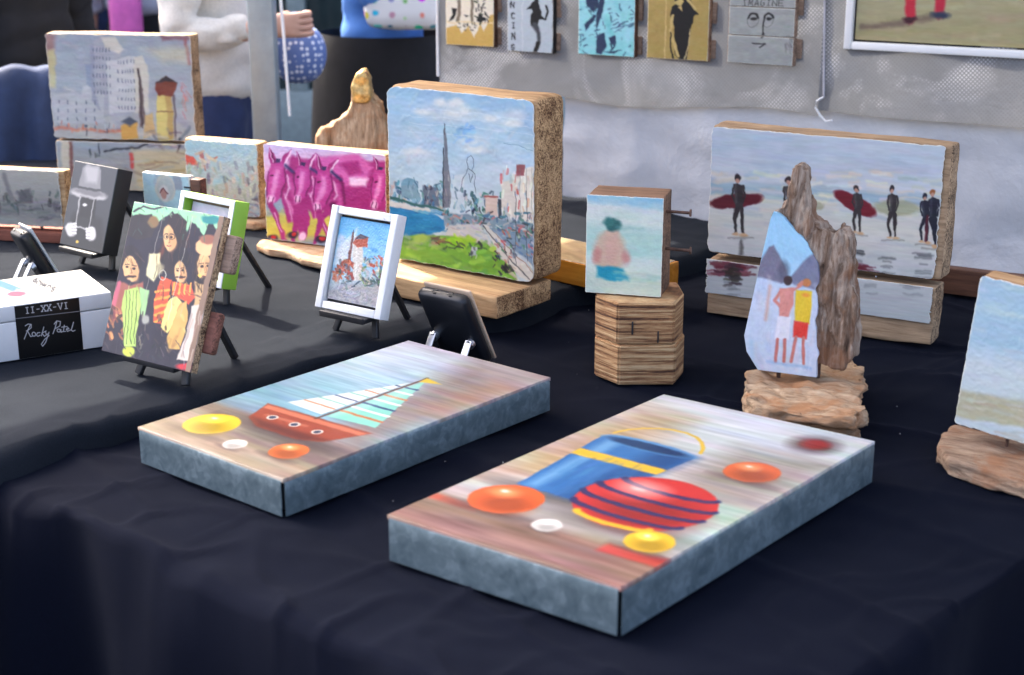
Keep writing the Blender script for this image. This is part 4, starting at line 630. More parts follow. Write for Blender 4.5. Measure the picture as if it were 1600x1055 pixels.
for x, y in ((424, 370), (455, 367), (500, 374)): cv.ell(x, y, 9, 5, (44, 34, 60), 3); cv.ell(x + 2, y - 1, 4, 3, (190, 40, 50), 2)
cv.mott(5, 14, 14); sheet('painted_face', cv, .281, .1915, PAINT, t, relief=.0008)
inv = t.matrix_world.inverted(); bpts = [inv @ onz(x, y, U + .004) for x, y in ((400, 393), (408, 386), (432, 384), (450, 372), (600, 385), (640, 420), (600, 445), (520, 432), (505, 424), (470, 416), (448, 405), (420, 401))]; V, F = slab([(p.x, p.y) for p in bpts], -.017, -.001); organic('driftwood_foot', V, F, DRIFT, t, .0035, 4, .0016, 26, 28, (.4, 1, 2), .5)

# gilded driftwood standing behind the donkeys
p0 = onplane(555, 235, (0, 3.2, 0), Vector((0, 1, 0))); p0.z = U; t = thing('gilded_driftwood', 'tall driftwood root with a gold leaf tip behind the donkey block', 'driftwood', Matrix.Translation(p0)); inv = t.matrix_world.inverted()
out = [(560, 112), (571, 110), (576, 120), (580, 140), (586, 152), (597, 164), (606, 190), (612, 235), (616, 345), (500, 345), (496, 240), (495, 212), (503, 202), (540, 178), (550, 160), (552, 130)]; P = [inv @ onplane(x, y, (0, 3.2, 0), Vector((0, 1, 0))) for x, y in out]; V, F = prism([(p.x, p.z) for p in P], -.035, .05); organic('root', V, F, DRIFTV, t, .0045, 3, .006, 24, 33, (1.2, 1, .6), 1.2)
GOLD = plain('gold_leaf', (.62, .42, .16), .35, .75, var=.5, sc=90, bm=.8)
out = [(561, 108), (572, 107), (579, 122), (583, 150), (574, 160), (556, 158), (550, 132)]; P = [inv @ onplane(x, y, (0, 3.2, 0), Vector((0, 1, 0))) for x, y in out]; V, F = prism([(p.x, p.z) for p in P], -.042, .02); organic('gold_tip', V, F, GOLD, t, .004, 3, .004, 40, 36)

# ------------------------------------------------------------------ the paintings at the back left
yaw = -9; t = panel('old_town_painting', 'large painting of pale buildings and a yellow tower on two stacked boards', 'painting', (-1.066, 3.53, U + .003), yaw, .352)
wblock('lower_board', .352, .114, .05, GREYWOOD, t, r=.004, amp=.0014, seed=51); wblock('upper_board', .352, .245, .052, GREYWOOD, t, z0=.117, r=.006, amp=.0014, seed=54, x0=-.003)
def castle(cv):
    cv.grad([(50, (150, 160, 172)), (150, (160, 168, 176)), (216, (176, 176, 170)), (230, (150, 158, 164)), (300, (176, 170, 150))]); cv.dabs(90, (75, 55, 315, 300), [(165, 172, 182), (140, 152, 168), (180, 178, 172), (152, 160, 172)], 20, 7, 10, 40, .4, 6); cv.poly([(73, 55), (90, 60), (88, 120), (76, 118)], (150, 110, 104), 8, .8); cv.poly([(78, 85), (90, 84), (90, 140), (80, 140)], (196, 190, 140), 5, .8); cv.poly([(255, 57), (306, 56), (306, 64), (260, 66)], (120, 70, 80), 5, .7); cv.line([(296, 65), (302, 100)], 5, (150, 84, 84), 4, .8); cv.poly([(235, 80), (300, 75), (300, 100), (260, 100)], (196, 190, 165), 12, .7)
    cv.poly([(145, 75), (158, 62), (185, 64), (198, 82), (192, 92), (170, 100), (170, 175), (145, 160)], (164, 166, 176), 2); cv.poly([(160, 62), (185, 64), (198, 82), (190, 88), (168, 80)], (200, 196, 186), 3); cv.poly([(170, 98), (215, 90), (215, 175), (172, 180)], (192, 194, 196), 2); cv.poly([(213, 92), (226, 90), (236, 105), (235, 175), (214, 178)], (200, 196, 184), 3); cv.poly([(138, 105), (147, 103), (147, 150), (138, 148)], (140, 152, 172), 3); cv.poly([(84, 146), (130, 148), (132, 136), (140, 135), (165, 150), (165, 192), (86, 195)], (180, 184, 188), 3); cv.poly([(145, 75), (150, 72), (152, 150), (160, 175), (145, 160)], (140, 146, 164), 4, .7)
    for gx, gy, nx_, ny_, dx, dy in ((150, 80, 6, 6, 5, 13), (188, 98, 6, 6, 5, 14), (94, 160, 5, 4, 14, 12)):
        for i in range(nx_):
            for j in range(ny_): cv.line([(gx + i * dx, gy + j * dy), (gx + i * dx, gy + j * dy + 4)], 1.8, (88, 96, 116), 1.2, .75)
    cv.line([(86, 200), (190, 205)], 5, (196, 120, 96), 3, .8); cv.dabs(24, (88, 190, 200, 208), [(70, 74, 86), (200, 110, 90), (170, 174, 180)], 6, 2, 80, 30, .8); cv.line([(80, 216), (195, 221)], 2.5, (60, 56, 60), 1.5)
    cv.poly([(190, 196), (216, 190), (218, 216), (192, 222)], (206, 158, 84), 3); cv.poly([(191, 190), (205, 184), (216, 190), (205, 198)], (80, 86, 100), 3); cv.poly([(219, 110), (222, 110), (227, 155), (229, 190), (220, 200)], (110, 96, 96), 2); cv.line([(220, 112), (224, 200)], 2, (64, 52, 56)); cv.poly([(228, 180), (240, 176), (246, 210), (226, 215)], (200, 168, 116), 3)
    cv.poly([(247, 150), (272, 148), (274, 228), (248, 230)], (210, 194, 118), 2); cv.poly([(262, 150), (273, 148), (275, 228), (266, 228)], (170, 138, 84), 4, .7); cv.poly([(246, 132), (264, 121), (280, 131), (275, 150), (249, 151)], (120, 62, 50), 2); cv.poly([(245, 133), (264, 121), (281, 131), (264, 129)], (60, 54, 60), 2); cv.line([(248, 175), (273, 174)], 1.5, (120, 90, 70)); cv.line([(276, 150), (278, 235)], 3, (86, 70, 76), 2, .8); cv.dabs(14, (285, 130, 300, 180), [(200, 110, 100)], 9, 2, 70, 20, .6); cv.dabs(20, (225, 205, 280, 232), [(120, 118, 124), (90, 86, 92), (190, 186, 176)], 16, 4, 10, 20, .7, 3)
    cv.line([(283, 218), (300, 198)], 5, (120, 130, 140), 3); cv.line([(276, 240), (284, 215)], 3, (70, 66, 70), 2); cv.poly([(94, 222), (108, 222), (110, 275), (98, 275)], (200, 192, 172), 3); cv.line([(108, 222), (112, 275)], 5, (130, 90, 84), 3); cv.line([(160, 238), (210, 232), (225, 228)], 3, (50, 54, 62), 2); cv.dabs(8, (135, 228, 160, 245), [(50, 54, 62)], 8, 1.6, 85, 8, .9); cv.poly([(200, 235), (330, 240), (330, 305), (210, 305)], (200, 186, 146), 8, .8); cv.line([(200, 243), (203, 262)], 6, (196, 80, 76), 3); cv.dabs(30, (205, 245, 320, 305), [(160, 168, 170), (190, 150, 90), (120, 90, 86)], 30, 3, 3, 10, .5, 3)
    return cv.mott(6, 14, 12)
sheet('painted_face', castle(Cv(220, 150, [(73, 57), (306, 56), (312, 222), (85, 216)], .004, .006, .03)), .352, .245, PAINT, t, x0=-.179, z0=.117, relief=.0008); sheet('painted_face', castle(Cv(200, 70, [(86, 222), (312, 227), (313, 305), (94, 292)], .004, .006)), .352, .114, PAINT, t, relief=.0008)
t = panel('red_roofs_painting', 'block painted with red roofs and a pale street, chipped edges, on driftwood', 'painting', (-.692, 3.19, U + .02), -22.6, .183); wblock('wood_block', .183, .16, .04, OAK, t, r=.006, amp=.0012, seed=61); cv = Cv(140, 130, [(290, 218), (406, 224), (408, 345), (292, 330)], .008, .012, .05)
cv.grad([(215, (160, 196, 206)), (260, (176, 198, 196)), (300, (186, 186, 166)), (345, (150, 160, 166))]); cv.dabs(60, (290, 220, 408, 290), [(150, 192, 206), (190, 200, 190), (176, 196, 200)], 14, 6, 20, 40, .5, 5); cv.poly([(290, 240), (302, 246), (312, 262), (290, 256)], (206, 92, 74), 3); cv.dabs(18, (290, 240, 340, 266), [(206, 90, 74), (220, 190, 160), (190, 110, 100)], 8, 4, 40, 30, .8); cv.dabs(130, (292, 258, 408, 330), [(206, 198, 172), (150, 150, 156), (190, 186, 170), (120, 116, 126), (206, 176, 150), (160, 176, 150)], 9, 4, 85, 15, .75); cv.dabs(40, (340, 310, 408, 345), [(120, 140, 160), (90, 90, 100), (170, 130, 130), (150, 170, 180)], 12, 3, 5, 15, .7); sheet('painted_face', cv, .183, .16, PAINT, t, relief=.0012)
V, F = slab([(-.10, -.03), (.09, -.035), (.115, .0), (.10, .05), (-.09, .05)], -.018, -.001); organic('driftwood_foot', V, F, DRIFT, t, .004, 3, .002, 26, 66, (.4, 1, 2), .5)
t = panel('grey_skyline_painting', 'long grey board painted with a misty skyline, pinned to a red-brown strip', 'painting', (-1.1174, 3.0376, U + .03), -11.6, .2324); wblock('wood_block', .2324, .117, .03, OAK, t, r=.004, amp=.001, seed=71); cv = Cv(150, 80, [(-60, 262), (107, 268), (104, 358), (-60, 350)], .006, (.01, .05, .01, .01), .04)
cv.grad([(260, (176, 170, 158)), (300, (160, 156, 148)), (330, (130, 128, 124)), (355, (156, 152, 144))]); cv.dabs(40, (-20, 300, 95, 330), [(96, 94, 94), (70, 70, 72), (130, 126, 122)], 7, 4, 85, 20, .7); cv.line([(12, 275), (18, 312)], 7, (120, 116, 114), 4, .8); cv.poly([(30, 300), (50, 295), (52, 318), (30, 318)], (90, 88, 90), 4, .8); cv.dabs(40, (-40, 315, 100, 345), [(80, 80, 80), (150, 148, 144), (110, 108, 106)], 20, 3, 2, 6, .6, 3); sheet('painted_face', cv, .2324, .117, PAINT, t, relief=.0006)
box('foot_strip', (-.12, -.012, -.0295), (.15, .05, -.008), wood('red_brown_wood', (.30, .10, .06), (.13, .04, .025)), t, .002, (8, 3, 2)); tube('pin', [(-.06, .012, -.01), (-.06, .012, .004)], .003, RUST, t); tube('pin', [(.05, .012, -.01), (.05, .012, .004)], .003, RUST, t)
t = panel('haloed_figure_painting', 'small pale blue panel with a haloed veiled figure behind the lime frame', 'painting', (-.705, 2.87, U + .003), -24, .108); box('panel_board', (-.054, 0, 0), (.054, .012, .165), FRAMEWHITE, t, .001); cv = Cv(110, 150, [(236, 266), (328, 277), (316, 408), (226, 392)], .004, .003); cv.grad([(265, (176, 204, 212)), (400, (150, 180, 190))]); cv.dabs(40, (232, 266, 328, 390), [(190, 210, 214), (150, 186, 200), (170, 170, 176)], 9, 5, 80, 30, .5, 4); cv.ell(277, 293, 20, 20, (196, 192, 180), 3); cv.ell(277, 293, 16, 16, (180, 184, 180), 3); cv.ell(274, 300, 10, 13, (206, 200, 196), 3); cv.ell(273, 301, 6, 8, (186, 140, 130), 2.5); cv.line([(266, 300), (273, 292), (281, 300)], 2, (120, 76, 80), 1.5); cv.poly([(295, 275), (312, 277), (312, 298), (296, 296)], (150, 156, 166), 3); sheet('painted_face', cv, .108, .165, PAINT, t)
box('side_batten', (.055, -.002, .0), (.078, .02, .16), BROWN, t, .002, (2, 2, 6)); 
for z in (.126, .134, .142): box('staple', (.042, -.0035, z), (.056, -.0012, z + .003), BLACK, t, .0008, (1, 1, 1))

# ------------------------------------------------------------------ small pictures on black easels
def easel(yaw, base, s, label, led=.035, lean=18, lip=True, th=.03):
    """base: point on the cloth under the middle of the picture's lower front edge; the legs stand behind the picture"""
    t = thing('mini_easel', label, 'easel', pose(R(yaw), 0, base)); la = math.tan(R(lean)); H = .135 * s; yb = lambda z: th / math.cos(R(lean)) + .0055 * s + (z - led) * la
    for sx in (-1, 1): bar('front_leg', (sx * .043 * s, yb(0), 0), (sx * .007, yb(H), H), .011 * s, .007 * s, BLACKWOOD, t)
    bar('rear_leg', (.012 * s, yb(0) + .12 * s, 0), (.003, yb(H) + .006, H * .97), .011 * s, .007 * s, BLACKWOOD, t); box('ledge', (-.046 * s, -.010 if lip else .004, led - .009), (.046 * s, yb(led) - .004, led - .0008), BLACKWOOD, t, .0015, (2, 1, 1))
    if lip: box('ledge_lip', (-.046 * s, -.014, led - .009), (.046 * s, -.0103, led + .001), BLACKWOOD, t, .001, (2, 1, 1))
    return t
def mid(bl, yaw, w, z=U): X, Y, Z = fr(R(yaw)); p = Vector(bl) + X * (w / 2); return Vector((p.x, p.y, z))
bl = (-.3214, 2.3805, U + .04); easel(-35.2, mid(bl, -35.2, .1383), 1.0, 'black mini easel holding the chipped white framed tower painting', .04, 17.8, True, .026); t = panel('tower_painting', 'small old tower painting in a chipped white frame', 'painting', bl, -35.2, .1383, 17.8)
fw, hh, ww = .0135, .1684, .1383
for nm, lo, hi in (('frame_side', (-ww / 2, 0, 0), (-ww / 2 + fw, .024, hh)), ('frame_side', (ww / 2 - fw, 0, 0), (ww / 2, .024, hh)), ('frame_rail', (-ww / 2 + fw + .0003, .0005, 0), (ww / 2 - fw - .0003, .0235, fw)), ('frame_rail', (-ww / 2 + fw + .0003, .0005, hh - fw), (ww / 2 - fw - .0003, .0235, hh))): box(nm, lo, hi, FRAMEWHITE, t, .0015, (4, 2, 8), .0005, 60, 3)
box('rebate', (-ww / 2 + fw, .014, fw), (ww / 2 - fw, .022, hh - fw), BLACK, t, .001); cv = Cv(140, 180, [(528, 332), (618, 344), (590, 490), (500, 468)], 0, .012)
cv.grad([(325, (92, 168, 214)), (400, (140, 190, 220)), (440, (170, 190, 200)), (452, (160, 158, 158)), (495, (150, 150, 158))]); cv.dabs(50, (505, 330, 615, 420), [(90, 165, 215), (120, 180, 220), (70, 150, 205)], 16, 6, 20, 40, .5, 4); cv.poly([(520, 385), (540, 370), (556, 352), (552, 400), (520, 415)], (214, 216, 214), 7, .9); cv.dabs(24, (518, 365, 555, 410), [(220, 220, 218), (190, 205, 215)], 12, 6, -50, 30, .6, 4)
cv.poly([(549, 378), (566, 376), (562, 440), (546, 438)], (205, 200, 190), 2); cv.poly([(547, 376), (552, 368), (562, 363), (576, 368), (573, 384), (556, 384)], (176, 86, 64), 2.5); cv.poly([(551, 371), (562, 362), (577, 369)], (80, 74, 84), 1.5); cv.poly([(546, 358), (549, 358), (545, 400), (541, 430), (536, 430)], (120, 74, 70), 2); cv.line([(549, 355), (546, 380)], 1.2, (80, 60, 64)); cv.line([(555, 385), (551, 438)], 3, (225, 222, 214), 2, .8)
cv.dabs(40, (513, 408, 545, 438), [(190, 80, 52), (150, 60, 48), (80, 90, 96), (205, 120, 84)], 8, 4, 80, 40, .85); cv.dabs(60, (562, 400, 606, 448), [(206, 190, 165), (90, 130, 80), (60, 64, 70), (190, 80, 60), (180, 180, 176), (120, 160, 150)], 7, 4, 80, 40, .85); cv.dabs(30, (508, 432, 600, 450), [(90, 120, 120), (60, 70, 80), (190, 170, 150)], 8, 3, 10, 40, .8); cv.dabs(50, (500, 448, 595, 492), [(172, 172, 178), (130, 132, 146), (186, 168, 160), (150, 160, 176)], 14, 4, 25, 40, .6, 3); sheet('painting', cv, ww - 2 * fw - .004, hh - 2 * fw - .004, PAINT, t, z0=fw + .002, y=.0085, relief=.001)
bl = (-.6086, 2.1553, U + .035); easel(-34.2, mid(bl, -34.2, .1856), 1.15, 'black mini easel holding the panel of four seated figures', .035, 21.9, False, .034); t = panel('four_figures_painting', 'plank panel painted with four seated figures in bright striped clothes, battens behind', 'painting', bl, -34.2, .1856, 21.9); W_ = .1856; H_ = .2277
MOTT = wood('brown_batten', (.36, .25, .18), (.12, .07, .05), 1.2); box('plank_board', (-W_ / 2, 0, 0), (W_ / 2, .013, H_), GREYWOOD, t, .001, (4, 2, 8), .0004, 40); box('batten', (-.07, .0135, .148), (W_ / 2 + .017, .032, .205), MOTT, t, .005, (8, 3, 5), .0006, 40, 4); box('batten', (-.07, .0135, .030), (W_ / 2 + .014, .032, .092), wood('red_batten', (.25, .10, .07), (.08, .03, .02), 1.2), t, .006, (8, 3, 5), .0006, 40, 9)
cv = Cv(210, 250, [(208, 316), (352, 335), (298, 582), (160, 548)], .0, (.002, .004, .002, .002)); DK = (36, 30, 42); cv.fill(DK)
cv.poly([(205, 315), (352, 334), (345, 372), (330, 340), (318, 366), (300, 345), (290, 362), (268, 330), (240, 352), (222, 345), (205, 370)], (150, 205, 160), 2); cv.dabs(24, (205, 318, 350, 345), [(170, 215, 150), (130, 195, 165), (190, 210, 150)], 9, 4, 60, 20, .6, 3); cv.line([(208, 332), (222, 324), (240, 328), (252, 322)], 3, (60, 52, 62), 1.5); cv.poly([(205, 338), (236, 336), (244, 352), (236, 372), (212, 375), (196, 368)], (44, 36, 36), 2); cv.ell(238, 348, 8, 9, (128, 98, 60), 3); cv.ell(330, 341, 16, 7, (40, 130, 130), 3); cv.ell(280, 358, 5, 6, (60, 90, 170), 2)
def face(x, y, rx, ry, sk=(222, 176, 122), hair=(28, 22, 26), tilt=-6):
    cv.ell(x, y, rx, ry, sk, 1.6, 1, tilt); cv.ell(x + rx * .45, y + ry * .15, rx * .55, ry * .8, (190, 138, 92), 4, .6, tilt)
    for s_ in (-1, 1): cv.ell(x + s_ * rx * .42, y - ry * .12, rx * .2, ry * .09, (40, 28, 28), 1); cv.line([(x + s_ * rx * .15, y - ry * .32), (x + s_ * rx * .7, y - ry * .3)], 1.2, hair, 1)
    cv.line([(x + 1, y - ry * .1), (x + rx * .15, y + ry * .28), (x - rx * .1, y + ry * .3)], 1.1, (130, 84, 60), 1); cv.line([(x - rx * .3, y + ry * .55), (x + rx * .3, y + ry * .53)], 1.8, (130, 60, 52), 1)
cv.poly([(252, 372), (262, 338), (276, 332), (290, 345), (292, 400), (284, 430), (250, 425), (240, 410)], (40, 28, 30), 2); cv.line([(246, 408), (256, 380)], 6, (110, 50, 36), 4, .8); face(263, 372, 10, 21)
for s_ in (-1, 1): cv.line(arc(263 + 5 * s_, 369, 4.2, 4.2, 0, 360), .9, (70, 60, 50), .8)
cv.ell(204, 408, 17, 22, (34, 24, 30), 2); face(204, 422, 12, 20); cv.line([(196, 436), (210, 433)], 3, (40, 28, 28), 2); cv.ell(282, 405, 14, 20, (30, 24, 30), 2); face(281, 425, 10, 17); cv.line([(274, 433), (288, 432)], 2.4, (36, 26, 28), 1.5)
cv.ell(321, 420, 18, 32, (36, 26, 30), 2); face(320, 418, 12, 24); cv.ell(321, 440, 9, 9, (48, 34, 34), 3, .9); cv.ell(322, 385, 18, 14, (226, 180, 130), 2); cv.ell(325, 372, 14, 8, (150, 96, 76), 3); cv.poly([(232, 398), (248, 396), (252, 420), (240, 440), (228, 430)], (214, 206, 160), 3)
cv.poly([(186, 440), (204, 448), (222, 440), (226, 470), (180, 500), (176, 475)], (150, 84, 70), 3); cv.line([(186, 444), (178, 480)], 7, (186, 92, 110), 3); cv.dabs(26, (165, 480, 192, 530), [(176, 110, 66), (60, 40, 36), (120, 70, 50), (200, 140, 90)], 9, 4, 70, 30, .85)
cv.poly([(196, 455), (216, 450), (220, 470), (212, 540), (196, 540), (190, 480)], (172, 200, 100), 2); cv.poly([(218, 450), (232, 455), (226, 500), (219, 490)], (150, 190, 130), 2)
for k in range(4): cv.line([(198 + 5.5 * k, 456), (195 + 5 * k, 536)], 1, (60, 72, 40), .9)
cv.ell(202, 548, 9, 8, (180, 190, 70), 2.5); cv.poly([(252, 432), (268, 438), (262, 470), (254, 508), (240, 502), (240, 470)], (206, 78, 44), 2)
for k in range(5): cv.line([(242, 458 + 11 * k), (264, 452 + 11 * k)], 4, (236, 156, 62), 1.6)
cv.poly([(268, 440), (300, 446), (306, 462), (296, 476), (270, 462)], (208, 76, 50), 2)
for k in range(4): cv.line([(272 + 9 * k, 443), (270 + 9 * k, 460)], 3, (238, 160, 70), 1.5)
cv.poly([(262, 470), (276, 464), (284, 476), (278, 500), (262, 520), (250, 510)], (222, 204, 120), 2); cv.poly([(280, 476), (292, 470), (292, 500), (280, 545), (264, 545), (262, 525)], (206, 164, 92), 2); cv.dabs(16, (254, 470, 292, 545), [(235, 215, 140), (160, 110, 66)], 16, 3, 105, 12, .5, 2); cv.poly([(305, 440), (336, 450), (330, 490), (304, 478)], (196, 160, 112), 2); cv.dabs(18, (303, 445, 336, 485), [(150, 110, 76), (220, 190, 140), (90, 66, 50)], 9, 2, 30, 40, .7); cv.poly([(300, 478), (316, 474), (322, 490), (306, 566), (276, 560), (290, 520)], (206, 192, 178), 2); cv.poly([(320, 486), (330, 482), (316, 550), (306, 555)], (220, 208, 196), 2); cv.line([(300, 490), (284, 555)], 3, (150, 132, 124), 3, .7)
cv.dabs(40, (215, 490, 262, 555), [(50, 44, 46), (90, 74, 60), (30, 26, 34), (130, 120, 100)], 9, 2, 85, 20, .7); cv.ell(228, 500, 6, 8, (150, 150, 140), 3); cv.ell(288, 572, 12, 5, (196, 40, 50), 3); cv.line([(254, 330), (222, 480)], 1, (170, 165, 150), .9, .7); cv.line([(301, 336), (262, 500)], 1, (210, 205, 190), .9, .8); cv.poly([(343, 334), (352, 335), (298, 582), (289, 580)], (134, 108, 90), 1.5); cv.dabs(30, (292, 340, 350, 575), [(90, 66, 52), (160, 134, 110)], 16, 1.4, 102, 2, .0)
for (x0, y0, x1, y1, an) in ((240, 400, 256, 470, 95), (286, 345, 304, 430, 100), (186, 395, 224, 412, 60), (305, 395, 318, 450, 100), (262, 350, 292, 425, 98)): cv.dabs(14, (x0, y0, x1, y1), [(78, 52, 44), (22, 18, 22), (104, 70, 52)], 16, 1.2, an, 8, .55, 1)
cv.dabs(30, (196, 452, 218, 535), [(200, 222, 130), (130, 160, 70)], 14, 1.2, 96, 5, .5, 1); cv.dabs(26, (244, 440, 306, 470), [(150, 40, 30), (245, 190, 100)], 6, 1.2, 20, 40, .5, 1); cv.dabs(30, (280, 480, 325, 560), [(232, 222, 210), (160, 142, 132)], 20, 1.3, 104, 6, .5, 1); cv.dabs(40, (165, 535, 290, 575), [(58, 52, 60), (24, 22, 30), (86, 76, 76)], 10, 1.6, 70, 40, .6, 1); cv.dabs(30, (205, 320, 350, 372), [(60, 110, 90), (190, 220, 170), (40, 60, 56)], 9, 1.4, 70, 30, .6, 1); cv.ell(250, 420, 6, 9, (150, 140, 110), 3, .8); cv.line(arc(254, 430, 6, 8, 0, 360), 1.2, (190, 186, 170), 1); cv.ell(312, 430, 3, 2.4, (236, 190, 90), 1.2)
cv.mott(5, 20, 16); sheet('painted_face', cv, W_, H_, PRINT, t)
bl = (-.602, 2.5788, U + .04); easel(-39.5, mid(bl, -39.5, .1417), 1.05, 'black mini easel holding the lime and white framed picture', .04, 15.8, False, .036); t = panel('lime_framed_painting', 'small pale picture in a white frame with lime green sides', 'painting', bl, -39.5, .1417, 15.8); ww, hh, fw = .1417, .1508, .011
for nm, lo, hi in (('frame_side', (-ww / 2, .002, 0), (-ww / 2 + fw, .034, hh)), ('frame_side', (ww / 2 - fw, .002, 0), (ww / 2, .034, hh)), ('frame_rail', (-ww / 2 + fw + .0003, .0022, 0), (ww / 2 - fw - .0003, .0338, fw)), ('frame_rail', (-ww / 2 + fw + .0003, .0022, hh - fw), (ww / 2 - fw - .0003, .0338, hh))): o = box(nm, lo, hi, LIME, t, .001); box('white_face', (lo[0] + .0003, lo[1] - .0022, lo[2] + .0003), (hi[0] - .0003, lo[1] - .0002, hi[2] - .0003), WHITE, o, .0008)
box('rebate', (-ww / 2 + fw, .02, fw), (ww / 2 - fw, .03, hh - fw), MOTT, t, .001); cv = Cv(100, 110, [(290, 308), (360, 320), (338, 446), (268, 426)], 0, .02); cv.grad([(305, (196, 196, 210)), (330, (190, 186, 200)), (450, (180, 190, 200))]); cv.dabs(60, (275, 308, 360, 440), [(206, 196, 206), (176, 190, 210), (196, 180, 186)], 12, 5, 80, 40, .5, 4); sheet('painting', cv, ww - 2 * fw - .004, hh - 2 * fw - .004, PAINT, t, z0=fw + .002, y=.017)
bl = (-.857, 2.8144, U + .04); easel(-38.6, mid(bl, -38.6, .13), 1.1, 'black mini easel holding the black and white hat picture', .04, 18.1, True, .036); t = panel('hat_portrait_picture', 'black and white picture of a figure in a wide-brimmed hat, black edges', 'picture', bl, -38.6, .13, 18.1); box('black_panel', (-.065, 0, 0), (.065, .034, .1606), BLACK, t, .001)
cv = Cv(140, 170, [(119, 254), (197, 262), (176, 402), (92, 379)], 0, .004); cv.grad([(250, (54, 58, 66)), (400, (40, 42, 48))]); cv.poly([(118, 330), (172, 340), (182, 402), (92, 380)], (30, 31, 35), 10); cv.ell(146, 302, 34, 8.5, (150, 150, 154), 2, 1, 7); cv.ell(146, 299, 30, 5, (96, 96, 102), 3, 1, 7); cv.poly([(126, 292), (132, 264), (142, 259), (158, 260), (166, 266), (167, 297)], (110, 111, 117), 3); cv.poly([(136, 262), (148, 259), (160, 262), (158, 284), (140, 282)], (150, 150, 156), 7, .8); cv.line([(127, 291), (166, 296)], 4, (44, 46, 52), 2); cv.poly([(130, 306), (160, 309), (158, 340), (128, 338)], (22, 22, 26), 3); cv.line([(128, 304), (122, 352)], 2, (140, 140, 144), 1.2); cv.line([(154, 308), (147, 358)], 2, (140, 140, 144), 1.2); cv.line([(128, 304), (154, 308)], 1.6, (120, 120, 126), 1.2); cv.line([(122, 352), (147, 358)], 2.4, (150, 150, 154), 1.5); cv.ell(138, 317, 4, 2, (205, 205, 208), 2)
for hx, hy, s_ in ((113, 356, 1), (152, 364, -1)):
    cv.ell(hx, hy, 10, 12, (172, 172, 176), 3)
    for k in range(4): cv.line([(hx - 3 * s_, hy - 8 + 5 * k), (hx + 9 * s_, hy - 9 + 5 * k)], 3.2, (196, 196, 200), 1.6); cv.line([(hx, hy - 6 + 5 * k), (hx + 8 * s_, hy - 6.6 + 5 * k)], .9, (90, 90, 96), .8)
cv.ell(124, 377, 3.5, 3, (190, 160, 70), 1.5); sheet('printed_face', cv, .13, .1606, PRINT, t)

# ------------------------------------------------------------------ cigar box with black label and card sticker
yaw = 31; c = onz(181, 540, U); X_, Y_, Z_ = fr(R(yaw)); L_, D_, H_ = .26, .165, .088
t = thing('cigar_box', 'white lacquered cigar box with a black label beside the seated figures panel', 'box', pose(R(yaw), 0, c - X_ * (L_ / 2)))
WHITE2 = plain('cream_white_lacquer', (.56, .56, .55), .35, var=.03)
box('box_body', (-L_ / 2, 0, .001), (L_ / 2, D_, .0615), WHITE2, t, .002, (2, 2, 2)); box('lid', (-L_ / 2, 0, .0625), (L_ / 2, D_, H_), WHITE2, t, .003, (2, 2, 2))
lq = [(22, 478), (126, 459), (132, 545), (29, 571)]; cv = Cv(200, 170, lq, 0, 0, warp=0); cv.fill((9, 9, 11)); G = (176, 176, 180)
cv.line([(20, 500), (130, 481)], 1.2, (130, 130, 134), .8); cv.text('II-XX-VI', (40, 479.5), (8.9, -1.55), (.9, 10), 1.6, G, .8)
def script(pts): cv.line([(36 + x * .1658, 405 + y * .1658) if False else (x / 6.03, 405 + y / 6.03) for x, y in pts], 1.5, G, .8)
for st in ([(228, 780), (262, 690), (292, 625)], [(240, 640), (270, 618), (300, 620), (300, 655), (262, 690), (250, 692)], [(262, 690), (285, 735), (292, 750), (310, 742)], arc(325, 722, 18, 22, 0, 360), [(385, 700), (362, 705), (350, 730), (365, 742), (388, 728)], [(425, 640), (400, 735)], [(448, 680), (405, 705), (430, 738), (445, 722)], [(440, 690), (450, 722), (472, 700), (475, 690), (440, 800), (410, 842), (398, 822), (430, 770), (475, 725)], [(512, 705), (535, 640), (550, 580)], [(525, 605), (550, 570), (585, 575), (580, 620), (540, 648)], arc(568, 668, 16, 16, 0, 360), [(588, 655), (590, 685), (605, 675)], [(622, 610), (612, 675), (632, 672)], [(596, 632), (648, 622)], [(640, 655), (665, 645), (655, 632), (640, 650), (650, 672), (680, 655)], [(708, 575), (686, 655), (700, 668), (722, 655)]): script(st)
i2 = t.matrix_world.inverted(); a_ = i2 @ onplane(22, 478, c, Y_); b_ = i2 @ onplane(130, 545, c, Y_); lw = .103; lx = a_.x
sheet('label', cv, b_.x - a_.x, H_ - .004, PRINT, t, x0=a_.x, z0=.002, y=-.0007, thick=.0004)
q0, q1, q2, q3 = [i2 @ onz(*p, U + H_) for p in ((-20, 452), (112, 418), (168, 450), (-20, 490))]
cv = Cv(230, 150, [(-60, 452), (110, 418), (186, 441), (-12, 487)], 0, 0, warp=0); cv.fill((158, 158, 156)); cv.poly([(10, 436), (20, 432), (70, 444), (58, 448)], (60, 96, 160), 1); cv.line([(-10, 452), (20, 432)], .8, (120, 130, 150), .8); cv.line([(60, 444), (128, 460)], .8, (150, 150, 152), .8); cv.line([(15, 455), (60, 468)], .8, (150, 150, 152), .8)
cv.text('VISA'[::1], (34, 446), (-8.2, -2.2), (-5.5, -5.5), 1.6, (20, 44, 110), .9); cv.ell(68, 451, 13, 4, (196, 60, 84), 1.2); cv.ell(38, 455, 12, 4, (196, 44, 62), 1.2); cv.ell(5, 461, 8, 3, (232, 130, 130), 1.2); cv.ell(62, 459, 16, 4, (238, 220, 180), 3, .6)
cv.text('SumUp', (115, 446), (-9.5, -2.2), (-4.5, -6.0), 1.4, (30, 34, 48), .9); cv.line([(108, 434), (116, 431), (136, 431), (142, 434), (132, 438), (112, 438), (106, 436), (108, 434)], 1.2, (110, 114, 126), .9); 
